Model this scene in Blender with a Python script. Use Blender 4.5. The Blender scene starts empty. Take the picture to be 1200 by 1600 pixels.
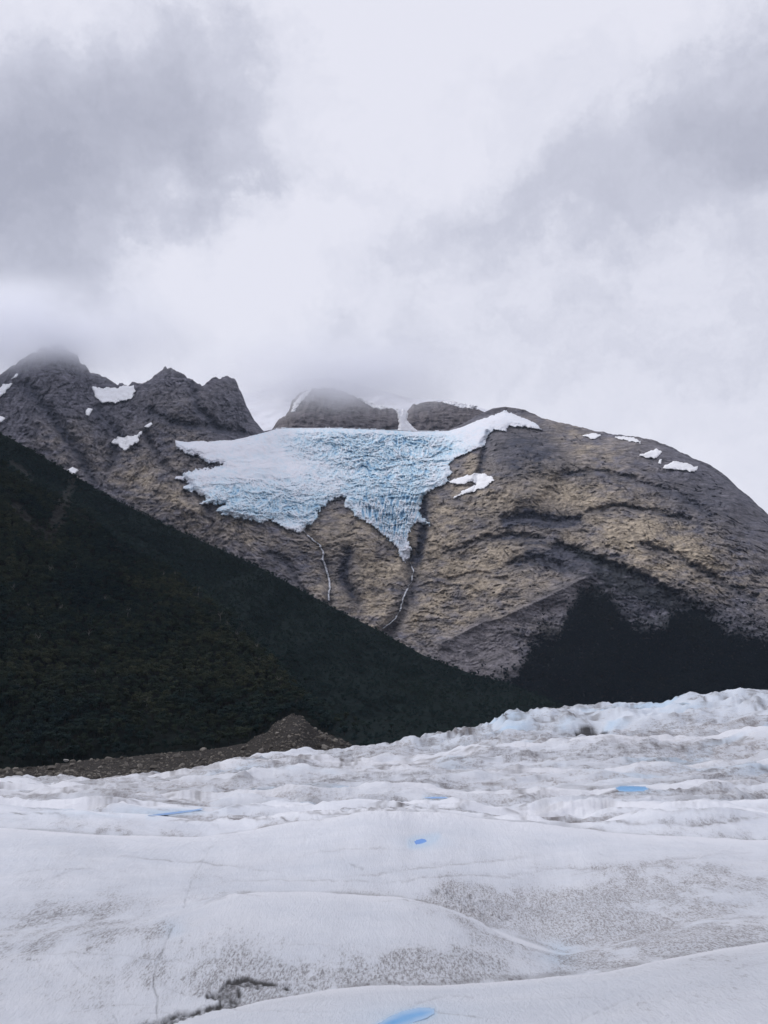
import bpy, math, random
import numpy as np
from mathutils import Vector, Matrix

# ------------------------------------------------------------------ camera, world, sun
scene = bpy.context.scene
COL = scene.collection
PITCH = math.atan(350 / 1600)            # the horizon lies 350 px under the middle of the 1600 px photograph
CT, ST = math.cos(PITCH), math.sin(PITCH)
cam_d = bpy.data.cameras.new('camera')
cam = bpy.data.objects.new('camera', cam_d)
COL.objects.link(cam)
cam.location = (0, 0, 0)
cam.rotation_euler = (math.radians(90) + PITCH, 0, 0)
cam_d.sensor_fit = 'VERTICAL'
cam_d.angle = 2 * math.atan(0.5)
cam_d.clip_start = 0.1
cam_d.clip_end = 60000
scene.camera = cam

SUN_EL, SUN_AZ = 40, -68                 # degrees; azimuth from +Y (view direction) towards +X
sd = bpy.data.lights.new('sun', 'SUN')
sd.energy = 1.5
sd.angle = math.radians(14)
sd.color = (1.0, 0.975, 0.95)
sun = bpy.data.objects.new('sun', sd)
COL.objects.link(sun)
sv = Vector((math.sin(math.radians(SUN_AZ)) * math.cos(math.radians(SUN_EL)),
             math.cos(math.radians(SUN_AZ)) * math.cos(math.radians(SUN_EL)), math.sin(math.radians(SUN_EL))))
sun.rotation_euler = sv.to_track_quat('Z', 'Y').to_euler()

scene.view_settings.view_transform = 'Standard'
scene.view_settings.look = 'None'
scene.view_settings.exposure = 0.0
scene.view_settings.gamma = 1.0
scene.view_settings.use_curve_mapping = False
scene.render.engine = 'CYCLES'
scene.cycles.max_bounces = 16
scene.cycles.diffuse_bounces = 3
scene.cycles.glossy_bounces = 2
scene.cycles.volume_bounces = 14
scene.cycles.volume_step_rate = 1.0
scene.cycles.volume_max_steps = 128
scene.cycles.use_denoising = True
scene.cycles.caustics_reflective = False
scene.cycles.caustics_refractive = False


def pdir(px, py):
    """unit-free world direction through photograph pixel (1200 x 1600)"""
    x = (np.asarray(px, float) - 600) / 1600
    u = (800 - np.asarray(py, float)) / 1600
    return x, CT - u * ST, ST + u * CT


def az_te(px, py):
    x, y, z = pdir(px, py)
    h = np.hypot(x, y)
    return np.arctan2(x, y), z / h


def at(px, py, D):
    """world point at horizontal distance D seen in direction px, py"""
    x, y, z = pdir(px, py)
    h = np.hypot(x, y)
    return x / h * D, y / h * D, z / h * D


def project(x, y, z):
    f = np.maximum(y * CT + z * ST, 1e-3)
    u = -y * ST + z * CT
    return 600 + 1600 * x / f, 800 - 1600 * u / f


# sky: overcast cloud cover over a Nishita sky
world = bpy.data.worlds.new('World')
scene.world = world
world.use_nodes = True
wt = world.node_tree
wt.nodes.clear()


def nnode(nt, typ, **kw):
    n = nt.nodes.new(typ)
    for k, v in kw.items():
        if k == 'inp':
            for a, b in v.items():
                if hasattr(b, 'is_output'):
                    nt.links.new(b, n.inputs[a])
                else:
                    n.inputs[a].default_value = b
        else:
            setattr(n, k, v)
    return n


def mth(nt, op, a, b=None, c=None, clamp=False):
    d = {0: a}
    if b is not None: d[1] = b
    if c is not None: d[2] = c
    return nnode(nt, 'ShaderNodeMath', operation=op, use_clamp=clamp, inp=d).outputs[0]


def noise(nt, vec, scale, detail=6, rough=0.55, dist=0.0, col=False):
    n = nnode(nt, 'ShaderNodeTexNoise', inp={'Vector': vec, 'Scale': scale, 'Detail': detail, 'Roughness': rough, 'Distortion': dist})
    return n.outputs['Color' if col else 0]


def ramp(nt, fac, stops):
    r = nt.nodes.new('ShaderNodeValToRGB')
    while len(r.color_ramp.elements) < len(stops):
        r.color_ramp.elements.new(0.5)
    for e, (p, c) in zip(r.color_ramp.elements, stops):
        e.position = p
        e.color = (c, c, c, 1) if not hasattr(c, '__len__') else (*c, 1)
    nt.links.new(fac, r.inputs[0])
    return r.outputs[0]


def mixc(nt, fac, a, b, blend='MIX'):
    n = nt.nodes.new('ShaderNodeMix')
    n.data_type = 'RGBA'
    n.blend_type = blend
    for i, v in ((0, fac), (6, a), (7, b)):
        if hasattr(v, 'is_output'):
            nt.links.new(v, n.inputs[i])
        else:
            n.inputs[i].default_value = v if i == 0 else (*v, 1)
    return n.outputs[2]


def maprange(nt, v, a, b, c=0.0, d=1.0, smooth=True):
    n = nnode(nt, 'ShaderNodeMapRange', interpolation_type='SMOOTHSTEP' if smooth else 'LINEAR',
              inp={0: v, 1: a, 2: b, 3: c, 4: d})
    return n.outputs[0]


def vadd(nt, a, b, op='ADD'):
    return nnode(nt, 'ShaderNodeVectorMath', operation=op, inp={0: a, 1: b}).outputs[0]


tc = nnode(wt, 'ShaderNodeTexCoord').outputs['Generated']
dirn = nnode(wt, 'ShaderNodeVectorMath', operation='NORMALIZE', inp={0: tc}).outputs[0]
nz = noise(wt, dirn, 4.8, 10, 0.66, 0.0, col=True)
nz = vadd(wt, nz, (0.5, 0.5, 0.5), 'SUBTRACT')
nz_s = nnode(wt, 'ShaderNodeVectorMath', operation='SCALE', inp={0: nz, 'Scale': 0.24}).outputs[0]
wdir = vadd(wt, dirn, nz_s)
# (px, py, radius x, radius y, amount) of the darker (+) and brighter (-) masses of the cloud deck
CLOUDS = [(290, 150, 190, 130, 0.62), (130, 260, 240, 150, 0.50), (30, 420, 170, 200, 0.42), (-180, 300, 300, 300, 0.3),
          (1090, 260, 290, 110, 0.42), (1190, 170, 170, 90, 0.3), (850, 360, 180, 80, 0.24), (60, 520, 200, 70, 0.30),
          (960, 560, 420, 160, 0.20), (560, 560, 360, 90, 0.16), (1350, 300, 300, 300, 0.25), (880, 110, 200, 60, 0.14),
          (560, 200, 260, 130, -0.10), (520, 300, 130, 28, 0.16), (660, 400, 190, 60, 0.15), (760, 330, 90, 50, 0.16), (400, 280, 70, 30, 0.14), (240, 400, 150, 50, -0.12), (560, 370, 110, 40, -0.10), (60, 35, 150, 60, -0.12), (640, 30, 230, 60, -0.16), (1010, 40, 130, 60, -0.12)]
tot = None
for cx, cy, rx, ry, amt in CLOUDS:
    x, y, z = pdir(cx, cy)
    v = np.array([x, y, z]); L = np.linalg.norm(v); v = v / L
    d = nnode(wt, 'ShaderNodeVectorMath', operation='SUBTRACT', inp={0: wdir, 1: tuple(v)}).outputs[0]
    d = nnode(wt, 'ShaderNodeVectorMath', operation='MULTIPLY', inp={0: d, 1: (1600 / rx, 1600 / rx, 1600 / ry)}).outputs[0]
    ln = nnode(wt, 'ShaderNodeVectorMath', operation='LENGTH', inp={0: d}).outputs['Value']
    f = maprange(wt, ln, 1.35, 0.25, 0.0, amt * 0.88)
    tot = f if tot is None else mth(wt, 'ADD', tot, f)
wisp = noise(wt, wdir, 7.5, 12, 0.70)
wisp2 = noise(wt, dirn, 2.3, 4, 0.5)
tot = mth(wt, 'ADD', tot, mth(wt, 'MULTIPLY_ADD', wisp, 0.95, -0.49))
tot = mth(wt, 'ADD', tot, mth(wt, 'MULTIPLY_ADD', wisp2, 0.24, -0.10))
cloud_col = ramp(wt, tot, [(0.0, (0.83, 0.835, 0.93)), (0.18, (0.77, 0.78, 0.88)), (0.42, (0.62, 0.635, 0.74)), (1.0, (0.42, 0.435, 0.53))])
sky = nnode(wt, 'ShaderNodeTexSky')
sky.sky_type = 'NISHITA'
sky.sun_disc = False
sky.sun_elevation = math.radians(SUN_EL)
sky.sun_rotation = math.radians(SUN_AZ)
bg_sky = nnode(wt, 'ShaderNodeBackground', inp={'Color': sky.outputs[0], 'Strength': 0.1})
bg_cl = nnode(wt, 'ShaderNodeBackground', inp={'Color': cloud_col, 'Strength': 1.0})
mx = nnode(wt, 'ShaderNodeMixShader', inp={0: 0.95, 1: bg_sky.outputs[0], 2: bg_cl.outputs[0]})
out = nnode(wt, 'ShaderNodeOutputWorld', inp={0: mx.outputs[0]})
world.cycles.sampling_method = 'MANUAL'
world.cycles.sample_map_resolution = 512

# ------------------------------------------------------------------ numpy noise
def perlin(x, y, seed=0):
    x = np.asarray(x, float); y = np.asarray(y, float)
    rs = np.random.RandomState(seed)
    perm = rs.permutation(256)
    perm = np.concatenate([perm, perm])
    ang = rs.rand(256) * 2 * np.pi
    gx, gy = np.cos(ang), np.sin(ang)
    xi = np.floor(x).astype(np.int64); yi = np.floor(y).astype(np.int64)
    xf = x - xi; yf = y - yi
    u = xf * xf * xf * (xf * (xf * 6 - 15) + 10); v = yf * yf * yf * (yf * (yf * 6 - 15) + 10)
    def g(i, j):
        h = perm[(perm[(xi + i) & 255] + yi + j) & 255]
        return gx[h] * (xf - i) + gy[h] * (yf - j)
    a = g(0, 0); b = g(1, 0); c = g(0, 1); d = g(1, 1)
    return (a + u * (b - a) + v * ((c + u * (d - c)) - (a + u * (b - a)))) * 1.5


def fbm(x, y, o=4, seed=0, gain=0.5, lac=2.03):
    s = 0; a = 1; n = 0
    for i in range(o):
        s = s + a * perlin(x, y, seed + i * 7); n += a
        x = x * lac + 13.7; y = y * lac + 5.1; a *= gain
    return s / n


def ridged(x, y, o=4, seed=0, gain=0.5, lac=2.07):
    s = 0; a = 1; n = 0
    for i in range(o):
        s = s + a * (1 - np.abs(2 * perlin(x, y, seed + i * 11))); n += a
        x = x * lac + 3.7; y = y * lac + 15.1; a *= gain
    return s / n


def smooth(a, b, x):
    t = np.clip((x - a) / (b - a), 0, 1)
    return t * t * (3 - 2 * t)


def blob(px, py, cx, cy, rx, ry, rot=0.0):
    c, s = math.cos(rot), math.sin(rot)
    dx, dy = px - cx, py - cy
    a = (dx * c + dy * s) / rx; b = (-dx * s + dy * c) / ry
    return np.exp(-(a * a + b * b))


def line_dist(px, py, pts):
    d = np.full(np.shape(px), 1e9)
    for (x0, y0), (x1, y1) in zip(pts[:-1], pts[1:]):
        vx, vy = x1 - x0, y1 - y0
        t = np.clip(((px - x0) * vx + (py - y0) * vy) / (vx * vx + vy * vy + 1e-9), 0, 1)
        d = np.minimum(d, np.hypot(px - x0 - t * vx, py - y0 - t * vy))
    return d


def poly_sd(px, py, pts):
    """signed distance, positive inside"""
    d = line_dist(px, py, list(pts) + [pts[0]])
    ins = np.zeros(np.shape(px), bool)
    n = len(pts)
    for i in range(n):
        x0, y0 = pts[i]; x1, y1 = pts[(i + 1) % n]
        if y0 == y1: continue
        c = ((y0 > py) != (y1 > py)) & (px < (x1 - x0) * (py - y0) / (y1 - y0) + x0)
        ins ^= c
    return np.where(ins, d, -d)


def interp(px, pts):
    a = np.array(pts, float)
    return np.interp(px, a[:, 0], a[:, 1])


# ------------------------------------------------------------------ mesh builders
def grid_mesh(name, X, Y, Z, mat, keep=None, attrs=None, smooth_shade=True, flip=False):
    R, C = X.shape
    co = np.stack([X, Y, Z], -1).reshape(-1, 3).astype(np.float32)
    idx = np.arange(R * C).reshape(R, C)
    q = np.stack([idx[:-1, :-1], idx[:-1, 1:], idx[1:, 1:], idx[1:, :-1]], -1).reshape(-1, 4)
    if flip: q = q[:, ::-1]
    if keep is not None:
        k = (keep[:-1, :-1] | keep[:-1, 1:] | keep[1:, 1:] | keep[1:, :-1]).reshape(-1)
        q = q[k]
        used = np.zeros(R * C, bool); used[q.reshape(-1)] = True
        remap = np.cumsum(used) - 1
        co = co[used]; q = remap[q]
    me = bpy.data.meshes.new(name)
    me.vertices.add(len(co)); me.vertices.foreach_set('co', co.reshape(-1))
    me.loops.add(q.size); me.loops.foreach_set('vertex_index', q.reshape(-1).astype(np.int32))
    me.polygons.add(len(q))
    me.polygons.foreach_set('loop_start', np.arange(0, q.size, 4, dtype=np.int32))
    me.polygons.foreach_set('loop_total', np.full(len(q), 4, np.int32))
    if smooth_shade:
        me.polygons.foreach_set('use_smooth', np.ones(len(q), bool))
    me.update(calc_edges=True)
    me.validate()
    for an, av in (attrs or {}).items():
        av = av.reshape(R * C, -1)
        if keep is not None: av = av[used]
        if av.shape[1] == 1:
            at_ = me.attributes.new(an, 'FLOAT', 'POINT')
            at_.data.foreach_set('value', av.reshape(-1).astype(np.float32))
        else:
            at_ = me.attributes.new(an, 'FLOAT_COLOR', 'POINT')
            c4 = np.concatenate([av, np.ones((len(av), 1))], 1)
            at_.data.foreach_set('color', c4.reshape(-1).astype(np.float32))
    me.materials.append(mat)
    o = bpy.data.objects.new(name, me)
    COL.objects.link(o)
    return o


def ground_edge(X, Y, Z):
    """let the foot and the side ends of a slope reach below the valley floor"""
    Z[0] = -64.0
    Z[:, 0] = np.minimum(Z[:, 0], -64.0); Z[:, -1] = np.minimum(Z[:, -1], -64.0)


def tag(o, label=None, cat=None, group=None, kind=None):
    if label: o['label'] = label
    if cat: o['category'] = cat
    if group: o['group'] = group
    if kind: o['kind'] = kind
    return o


# ------------------------------------------------------------------ materials
def new_mat(name):
    m = bpy.data.materials.new(name)
    m.use_nodes = True
    nt = m.node_tree
    nt.nodes.clear()
    o = nt.nodes.new('ShaderNodeOutputMaterial')
    b = nt.nodes.new('ShaderNodeBsdfPrincipled')
    nt.links.new(b.outputs[0], o.inputs[0])
    b.inputs['Specular IOR Level'].default_value = 0.25
    return m, nt, b


def attr(nt, name, out=0):
    return nnode(nt, 'ShaderNodeAttribute', attribute_name=name).outputs[out]


def objco(nt):
    return nnode(nt, 'ShaderNodeTexCoord').outputs['Object']


def bump(nt, b, h, dist, strength=1.0):
    n = nnode(nt, 'ShaderNodeBump', inp={'Height': h, 'Distance': dist, 'Strength': strength})
    nt.links.new(n.outputs[0], b.inputs['Normal'])


def scaled(nt, v, s):
    return nnode(nt, 'ShaderNodeVectorMath', operation='MULTIPLY', inp={0: v, 1: s}).outputs[0]


def rock_material():
    m, nt, b = new_mat('mountain_rock')
    co = objco(nt)
    c = attr(nt, 'rockcol')
    warp = vadd(nt, co, nnode(nt, 'ShaderNodeVectorMath', operation='SCALE', inp={0: noise(nt, co, 0.006, 3, .5, 0, True), 'Scale': 90.0}).outputs[0])
    n1 = noise(nt, scaled(nt, warp, (1, 1, 1.8)), 0.045, 10, 0.75)
    n2 = noise(nt, scaled(nt, warp, (1, 1, 6.0)), 0.012, 9, 0.70)
    v = ramp(nt, n1, [(0.34, 0.42), (0.46, 0.85), (0.55, 1.15), (0.68, 1.6)])
    v2 = ramp(nt, n2, [(0.38, 0.42), (0.46, 0.92), (0.54, 1.08), (0.64, 1.4)])
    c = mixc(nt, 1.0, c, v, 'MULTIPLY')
    c = mixc(nt, 1.0, c, v2, 'MULTIPLY')
    nt.links.new(c, b.inputs['Base Color'])
    b.inputs['Roughness'].default_value = 0.9
    bump(nt, b, n1, 6.0, 0.8)
    return m


def ice_material():
    m, nt, b = new_mat('glacier_ice')
    co = objco(nt)
    dirt = attr(nt, 'dirt', 2)
    blue = attr(nt, 'blue', 2)
    dark = attr(nt, 'dark', 2)
    dist = attr(nt, 'fine', 2)       # metres per photograph pixel: sets the grain where texture takes over
    # grain at three scales, stretched along the flow direction down the slopes
    g1 = noise(nt, scaled(nt, co, (1, 0.2, 0.9)), 24.0, 5, 0.8)
    g2 = noise(nt, scaled(nt, co, (1, 0.22, 0.9)), 2.2, 8, 0.82)
    g3 = noise(nt, scaled(nt, co, (0.55, 0.6, 1.8)), 0.55, 9, 0.78)
    near = maprange(nt, dist, 0.012, 0.06, 1, 0)
    far = maprange(nt, dist, 0.03, 0.12, 0, 1)
    g12 = mth(nt, 'MULTIPLY_ADD', g1, 0.62, mth(nt, 'MULTIPLY', g2, 0.38))
    ga = mixc(nt, near, g2, g12)
    gg = mixc(nt, far, ga, g3)
    thr = mth(nt, 'SUBTRACT', 1.0, dirt)
    low = mth(nt, 'MULTIPLY_ADD', thr, 0.22, 0.40)
    d = mth(nt, 'MULTIPLY', mth(nt, 'SUBTRACT', gg, low), 6.0, clamp=True)
    gf = ramp(nt, mixc(nt, far, g1, g2), [(0.40, 0.35), (0.60, 1.25)])
    d = mth(nt, 'MULTIPLY', d, gf, clamp=True)
    d = mth(nt, 'MULTIPLY', d, mth(nt, 'MULTIPLY_ADD', dirt, 0.72, 0.16), clamp=True)
    d = mth(nt, 'MAXIMUM', d, mth(nt, 'MULTIPLY', dirt, 0.20))
    white = mixc(nt, ramp(nt, g3, [(0.35, 0.0), (0.65, 1.0)]), (0.66, 0.685, 0.75), (0.78, 0.79, 0.84))
    c = mixc(nt, blue, white, (0.45, 0.66, 0.86))
    warm = ramp(nt, noise(nt, co, 0.03, 3), [(0.4, 0.0), (0.6, 1.0)])
    dc = mixc(nt, warm, (0.18, 0.17, 0.178), (0.225, 0.195, 0.187))
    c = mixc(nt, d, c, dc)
    c = mixc(nt, attr(nt, 'crest_bright', 2), c, (0.78, 0.79, 0.84))
    lines = attr(nt, 'line', 2)
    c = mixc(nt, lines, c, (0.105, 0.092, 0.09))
    c = mixc(nt, dark, c, (0.030, 0.029, 0.032))
    nt.links.new(c, b.inputs['Base Color'])
    b.inputs['Roughness'].default_value = 0.55
    b.inputs['Specular IOR Level'].default_value = 0.3
    h1 = mth(nt, 'MULTIPLY', g1, near)
    h = mth(nt, 'MULTIPLY_ADD', h1, 0.08, mth(nt, 'MULTIPLY', g2, 0.16))
    h = mth(nt, 'MULTIPLY_ADD', mth(nt, 'MULTIPLY', g3, far), 1.0, h)
    bump(nt, b, h, 1.0, 0.75)
    return m


def serac_material():
    m, nt, b = new_mat('serac_ice')
    co = objco(nt)
    blue = attr(nt, 'blue', 2)
    n = noise(nt, co, 0.05, 8, 0.7)
    n2 = noise(nt, co, 0.012, 6, 0.65)
    f = mth(nt, 'ADD', blue, mth(nt, 'MULTIPLY_ADD', n, 0.9, -0.45), clamp=True)
    c = ramp(nt, f, [(0.0, (0.80, 0.81, 0.87)), (0.35, (0.68, 0.78, 0.87)), (0.7, (0.50, 0.69, 0.82)), (1.0, (0.33, 0.56, 0.77))])
    dirtf = mth(nt, 'MULTIPLY', ramp(nt, n2, [(0.55, 0.0), (0.75, 0.4)]), mth(nt, 'SUBTRACT', 1.0, blue), clamp=True)
    c = mixc(nt, dirtf, c, (0.42, 0.38, 0.37))
    nt.links.new(c, b.inputs['Base Color'])
    b.inputs['Roughness'].default_value = 0.6
    bump(nt, b, n, 7.0, 0.7)
    return m


def snow_material():
    m, nt, b = new_mat('snow')
    co = objco(nt)
    n = noise(nt, scaled(nt, co, (1, 1, 2)), 0.03, 7, 0.65)
    c = mixc(nt, ramp(nt, n, [(0.45, 0.0), (0.7, 0.5)]), (0.86, 0.87, 0.90), (0.62, 0.60, 0.61))
    nt.links.new(c, b.inputs['Base Color'])
    b.inputs['Roughness'].default_value = 0.7
    bump(nt, b, n, 4.0, 0.6)
    return m


def simple_noise_mat(name, c1, c2, scale, rough=0.9, bd=0.0, spec=0.2, detail=8):
    m, nt, b = new_mat(name)
    co = objco(nt)
    n = noise(nt, co, scale, detail, 0.68)
    nt.links.new(mixc(nt, ramp(nt, n, [(0.35, 0.0), (0.65, 1.0)]), c1, c2), b.inputs['Base Color'])
    b.inputs['Roughness'].default_value = rough
    b.inputs['Specular IOR Level'].default_value = spec
    if bd: bump(nt, b, n, bd)
    return m


def leaf_material(name, stops):
    m, nt, b = new_mat(name)
    inf = nnode(nt, 'ShaderNodeObjectInfo')
    geo = nnode(nt, 'ShaderNodeNewGeometry')
    big = noise(nt, inf.outputs['Location'], 0.006, 4, 0.6)
    sm = inf.outputs['Random']
    f = mth(nt, 'MULTIPLY_ADD', sm, 0.45, mth(nt, 'MULTIPLY_ADD', big, 2.4, -0.95), clamp=True)
    c = ramp(nt, f, stops)
    nn = noise(nt, objco(nt), 0.9, 3, 0.6)
    c = mixc(nt, 1.0, c, ramp(nt, nn, [(0.3, 0.6), (0.7, 1.4)]), 'MULTIPLY')
    nt.links.new(c, b.inputs['Base Color'])
    b.inputs['Roughness'].default_value = 0.8
    b.inputs['Specular IOR Level'].default_value = 0.05
    return m


M_ROCK = rock_material()
M_ICE = ice_material()
M_SERAC = serac_material()
M_SNOW = snow_material()
M_LEAF = leaf_material('beech_leaves', [(0.0, (0.008, 0.018, 0.021)), (0.35, (0.013, 0.025, 0.023)), (0.7, (0.025, 0.034, 0.023)), (1.0, (0.046, 0.051, 0.031))])
M_LEAF_UP = leaf_material('scrub_leaves', [(0.0, (0.014, 0.028, 0.030)), (0.5, (0.020, 0.036, 0.035)), (1.0, (0.032, 0.047, 0.038))])
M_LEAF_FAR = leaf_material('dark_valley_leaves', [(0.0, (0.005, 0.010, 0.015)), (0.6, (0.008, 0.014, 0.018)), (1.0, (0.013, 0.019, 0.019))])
M_BARK = simple_noise_mat('dark_bark', (0.02, 0.019, 0.018), (0.04, 0.037, 0.034), 2.0, spec=0.05)
M_DEAD = simple_noise_mat('pale_bark', (0.10, 0.095, 0.09), (0.17, 0.16, 0.15), 2.0)
def soil_material():
    m, nt, b = new_mat('hillside_soil')
    n = noise(nt, objco(nt), 0.12, 8, 0.75)
    nt.links.new(mixc(nt, 1.0, attr(nt, 'soil'), ramp(nt, n, [(0.35, 0.45), (0.65, 1.5)]), 'MULTIPLY'), b.inputs['Base Color'])
    b.inputs['Roughness'].default_value = 0.95
    b.inputs['Specular IOR Level'].default_value = 0.03
    bump(nt, b, n, 3.0)
    return m


M_SOIL = soil_material()
M_RUBBLE = simple_noise_mat('moraine_rubble', (0.015, 0.0135, 0.013), (0.042, 0.037, 0.033), 0.5, bd=0.8, spec=0.1)
M_GROUND = simple_noise_mat('valley_gravel', (0.05, 0.048, 0.046), (0.11, 0.10, 0.095), 0.02, spec=0.1)
M_WATER = None


def boulder_material():
    m, nt, b = new_mat('boulder_rock')
    inf = nnode(nt, 'ShaderNodeObjectInfo')
    n = noise(nt, objco(nt), 1.3, 6, 0.65)
    c = ramp(nt, inf.outputs['Random'], [(0.0, (0.06, 0.053, 0.046)), (0.5, (0.12, 0.108, 0.094)), (1.0, (0.26, 0.24, 0.21))])
    c = mixc(nt, 1.0, c, ramp(nt, n, [(0.3, 0.6), (0.7, 1.3)]), 'MULTIPLY')
    nt.links.new(c, b.inputs['Base Color'])
    b.inputs['Roughness'].default_value = 0.9
    bump(nt, b, n, 0.15)
    return m


M_BOULDER = boulder_material()
M_STONES = simple_noise_mat('loose_stones', (0.04, 0.036, 0.033), (0.20, 0.18, 0.155), 0.35, spec=0.1)
M_PALE = simple_noise_mat('pale_boulder_rock', (0.30, 0.29, 0.28), (0.42, 0.41, 0.40), 1.0, bd=0.1)
M_FALL = simple_noise_mat('falling_water', (0.42, 0.44, 0.48), (0.75, 0.77, 0.82), 0.06, rough=0.6)


def water_material(name, c1, c2, rough):
    m, nt, b = new_mat(name)
    n = noise(nt, objco(nt), 1.2, 4, 0.6)
    e = attr(nt, 'edge', 2)
    c = mixc(nt, n, c1, c2)
    c = mixc(nt, maprange(nt, e, 0.0, 1.0, 0.8, 0.0), c, (0.42, 0.58, 0.78))
    nt.links.new(c, b.inputs['Base Color'])
    b.inputs['Roughness'].default_value = rough
    b.inputs['Specular IOR Level'].default_value = 0.3
    return m


M_POOL = water_material('blue_meltwater', (0.13, 0.36, 0.70), (0.21, 0.48, 0.80), 0.25)
M_DEEP = water_material('deep_blue_ice', (0.07, 0.22, 0.62), (0.13, 0.32, 0.72), 0.35)

# ------------------------------------------------------------------ main mountain
CREST = [(-500, 640), (-250, 620), (-120, 560), (-40, 570), (0, 588), (20, 572), (40, 556), (56, 549), (66, 540), (78, 545), (90, 537), (104, 544), (113, 553), (121, 555), (125, 567), (133, 573), (140, 582), (160, 588), (185, 603),
         (200, 603), (206, 598), (215, 600), (232, 597), (245, 585), (256, 575), (262, 579), (267, 574), (285, 585), (305, 597), (320, 600), (335, 592), (352, 589),
         (367, 590), (375, 610), (385, 635), (398, 658), (412, 674), (430, 670), (450, 668), (520, 668), (600, 671), (660, 674), (700, 672), (724, 662), (748, 648), (770, 638), (789, 635.5),
         (820, 641), (850, 655), (900, 667), (950, 678), (1000, 684), (1025, 689), (1050, 700), (1080, 715), (1110, 727), (1130, 740), (1150, 760),
         (1180, 785), (1200, 805), (1260, 860), (1350, 930), (1700, 1060)]
BASE_Y = 1125.0


def crest_y(px):
    c = interp(px, CREST)
    rocky = 1 - smooth(380, 415, px) * (1 - smooth(780, 830, px))
    return c + rocky * (fbm(px / 14, px * 0 + 3.3, 4, 5, 0.6) * (3.0 + 5.0 * (px < 420)) - 0.8)


CS_X = np.arange(-500, 1701, 4.0)
_k = np.exp(-0.5 * (np.arange(-30, 31) * 4 / 42.0) ** 2); _k /= _k.sum()
CS_Y = np.convolve(np.pad(interp(CS_X, CREST), 30, mode='edge'), _k, 'valid')


_cd = np.array([(-500, 5400), (0, 5100), (150, 5000), (260, 4850), (370, 4750), (415, 4950), (600, 5000), (700, 5000), (790, 4900), (900, 4700), (1050, 4450), (1200, 4200), (1700, 3900)], float)
CD_Y = np.convolve(np.pad(np.interp(CS_X, _cd[:, 0], _cd[:, 1]), 30, mode='edge'), _k, 'valid')


def crest_D(px):
    return np.interp(px, CS_X, CD_Y)


def base_D(px):
    return interp(px, [(-500, 3600), (0, 3500), (400, 3250), (640, 3150), (900, 2900), (1200, 2700), (1700, 2600)])


GULLY = [(640, 872), (648, 905), (640, 935), (622, 970), (600, 1000), (590, 1030)]
GULLY2 = [(478, 830), (500, 855), (512, 890), (515, 935), (510, 980)]


LEDGES = [([(700, 862), (750, 842), (800, 836), (850, 842)], 4, 45), ([(875, 852), (920, 872), (965, 888), (1010, 905), (1060, 935), (1100, 962)], 8, 75), ([(790, 812), (830, 806), (870, 815), (905, 812)], 7, 55),
          ([(920, 800), (970, 790), (1030, 800), (1080, 812)], 4, 40), ([(1000, 850), (1060, 868), (1120, 905), (1180, 935)], 5, 45), ([(800, 880), (840, 872), (880, 885)], 7, 50),
          ([(700, 905), (740, 895), (790, 905)], 3, 30), ([(760, 680), (756, 700), (752, 730), (740, 760)], 5, 45), ([(880, 740), (940, 735), (1000, 752), (1060, 770), (1110, 800)], 4, 35),
          ([(40, 600), (90, 660), (130, 720), (150, 760)], 9, 60), ([(150, 640), (190, 680), (170, 730)], 7, 45), ([(235, 640), (270, 660), (330, 668), (380, 676)], 6, 40), ([(300, 600), (310, 640), (345, 670)], 6, 40),
          ([(230, 680), (250, 720), (300, 760), (330, 800)], 6, 40), ([(420, 860), (450, 880), (480, 930)], 5, 35), ([(545, 860), (535, 900), (560, 940)], 7, 50), ([(660, 780), (662, 830), (655, 870)], 6, 60)]


def rot(px, py, a):
    c, s = math.cos(a), math.sin(a)
    return px * c + py * s, -px * s + py * c


def joints(px, py, wx, ly):
    a = smooth(0.81, 0.94, ridged(wx / 70 + 3, ly / 12, 3, 901, 0.45)) * smooth(-0.25, 0.15, fbm(px / 45, py / 30, 3, 903))
    b = smooth(0.86, 0.95, ridged(rot(wx, ly, 1.0)[0] / 60, rot(wx, ly, 1.0)[1] / 16, 3, 905, 0.45)) * smooth(-0.1, 0.25, fbm(px / 50 + 7, py / 40, 3, 907))
    return np.maximum(a, 0.8 * b)


def scree_mask(px, py):
    n2 = fbm(px / 22, py / 9, 4, 111, 0.6)
    s = smooth(-6, 8, poly_sd(px, py, [(640, 1040), (700, 1000), (755, 960), (800, 975), (808, 1010), (822, 1060), (760, 1080), (680, 1070)]) + 10 * n2)
    return np.maximum(s, smooth(-4, 6, poly_sd(px, py, [(775, 972), (850, 930), (915, 900), (930, 915), (905, 940), (880, 960), (830, 978)]) + 6 * n2))


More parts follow.
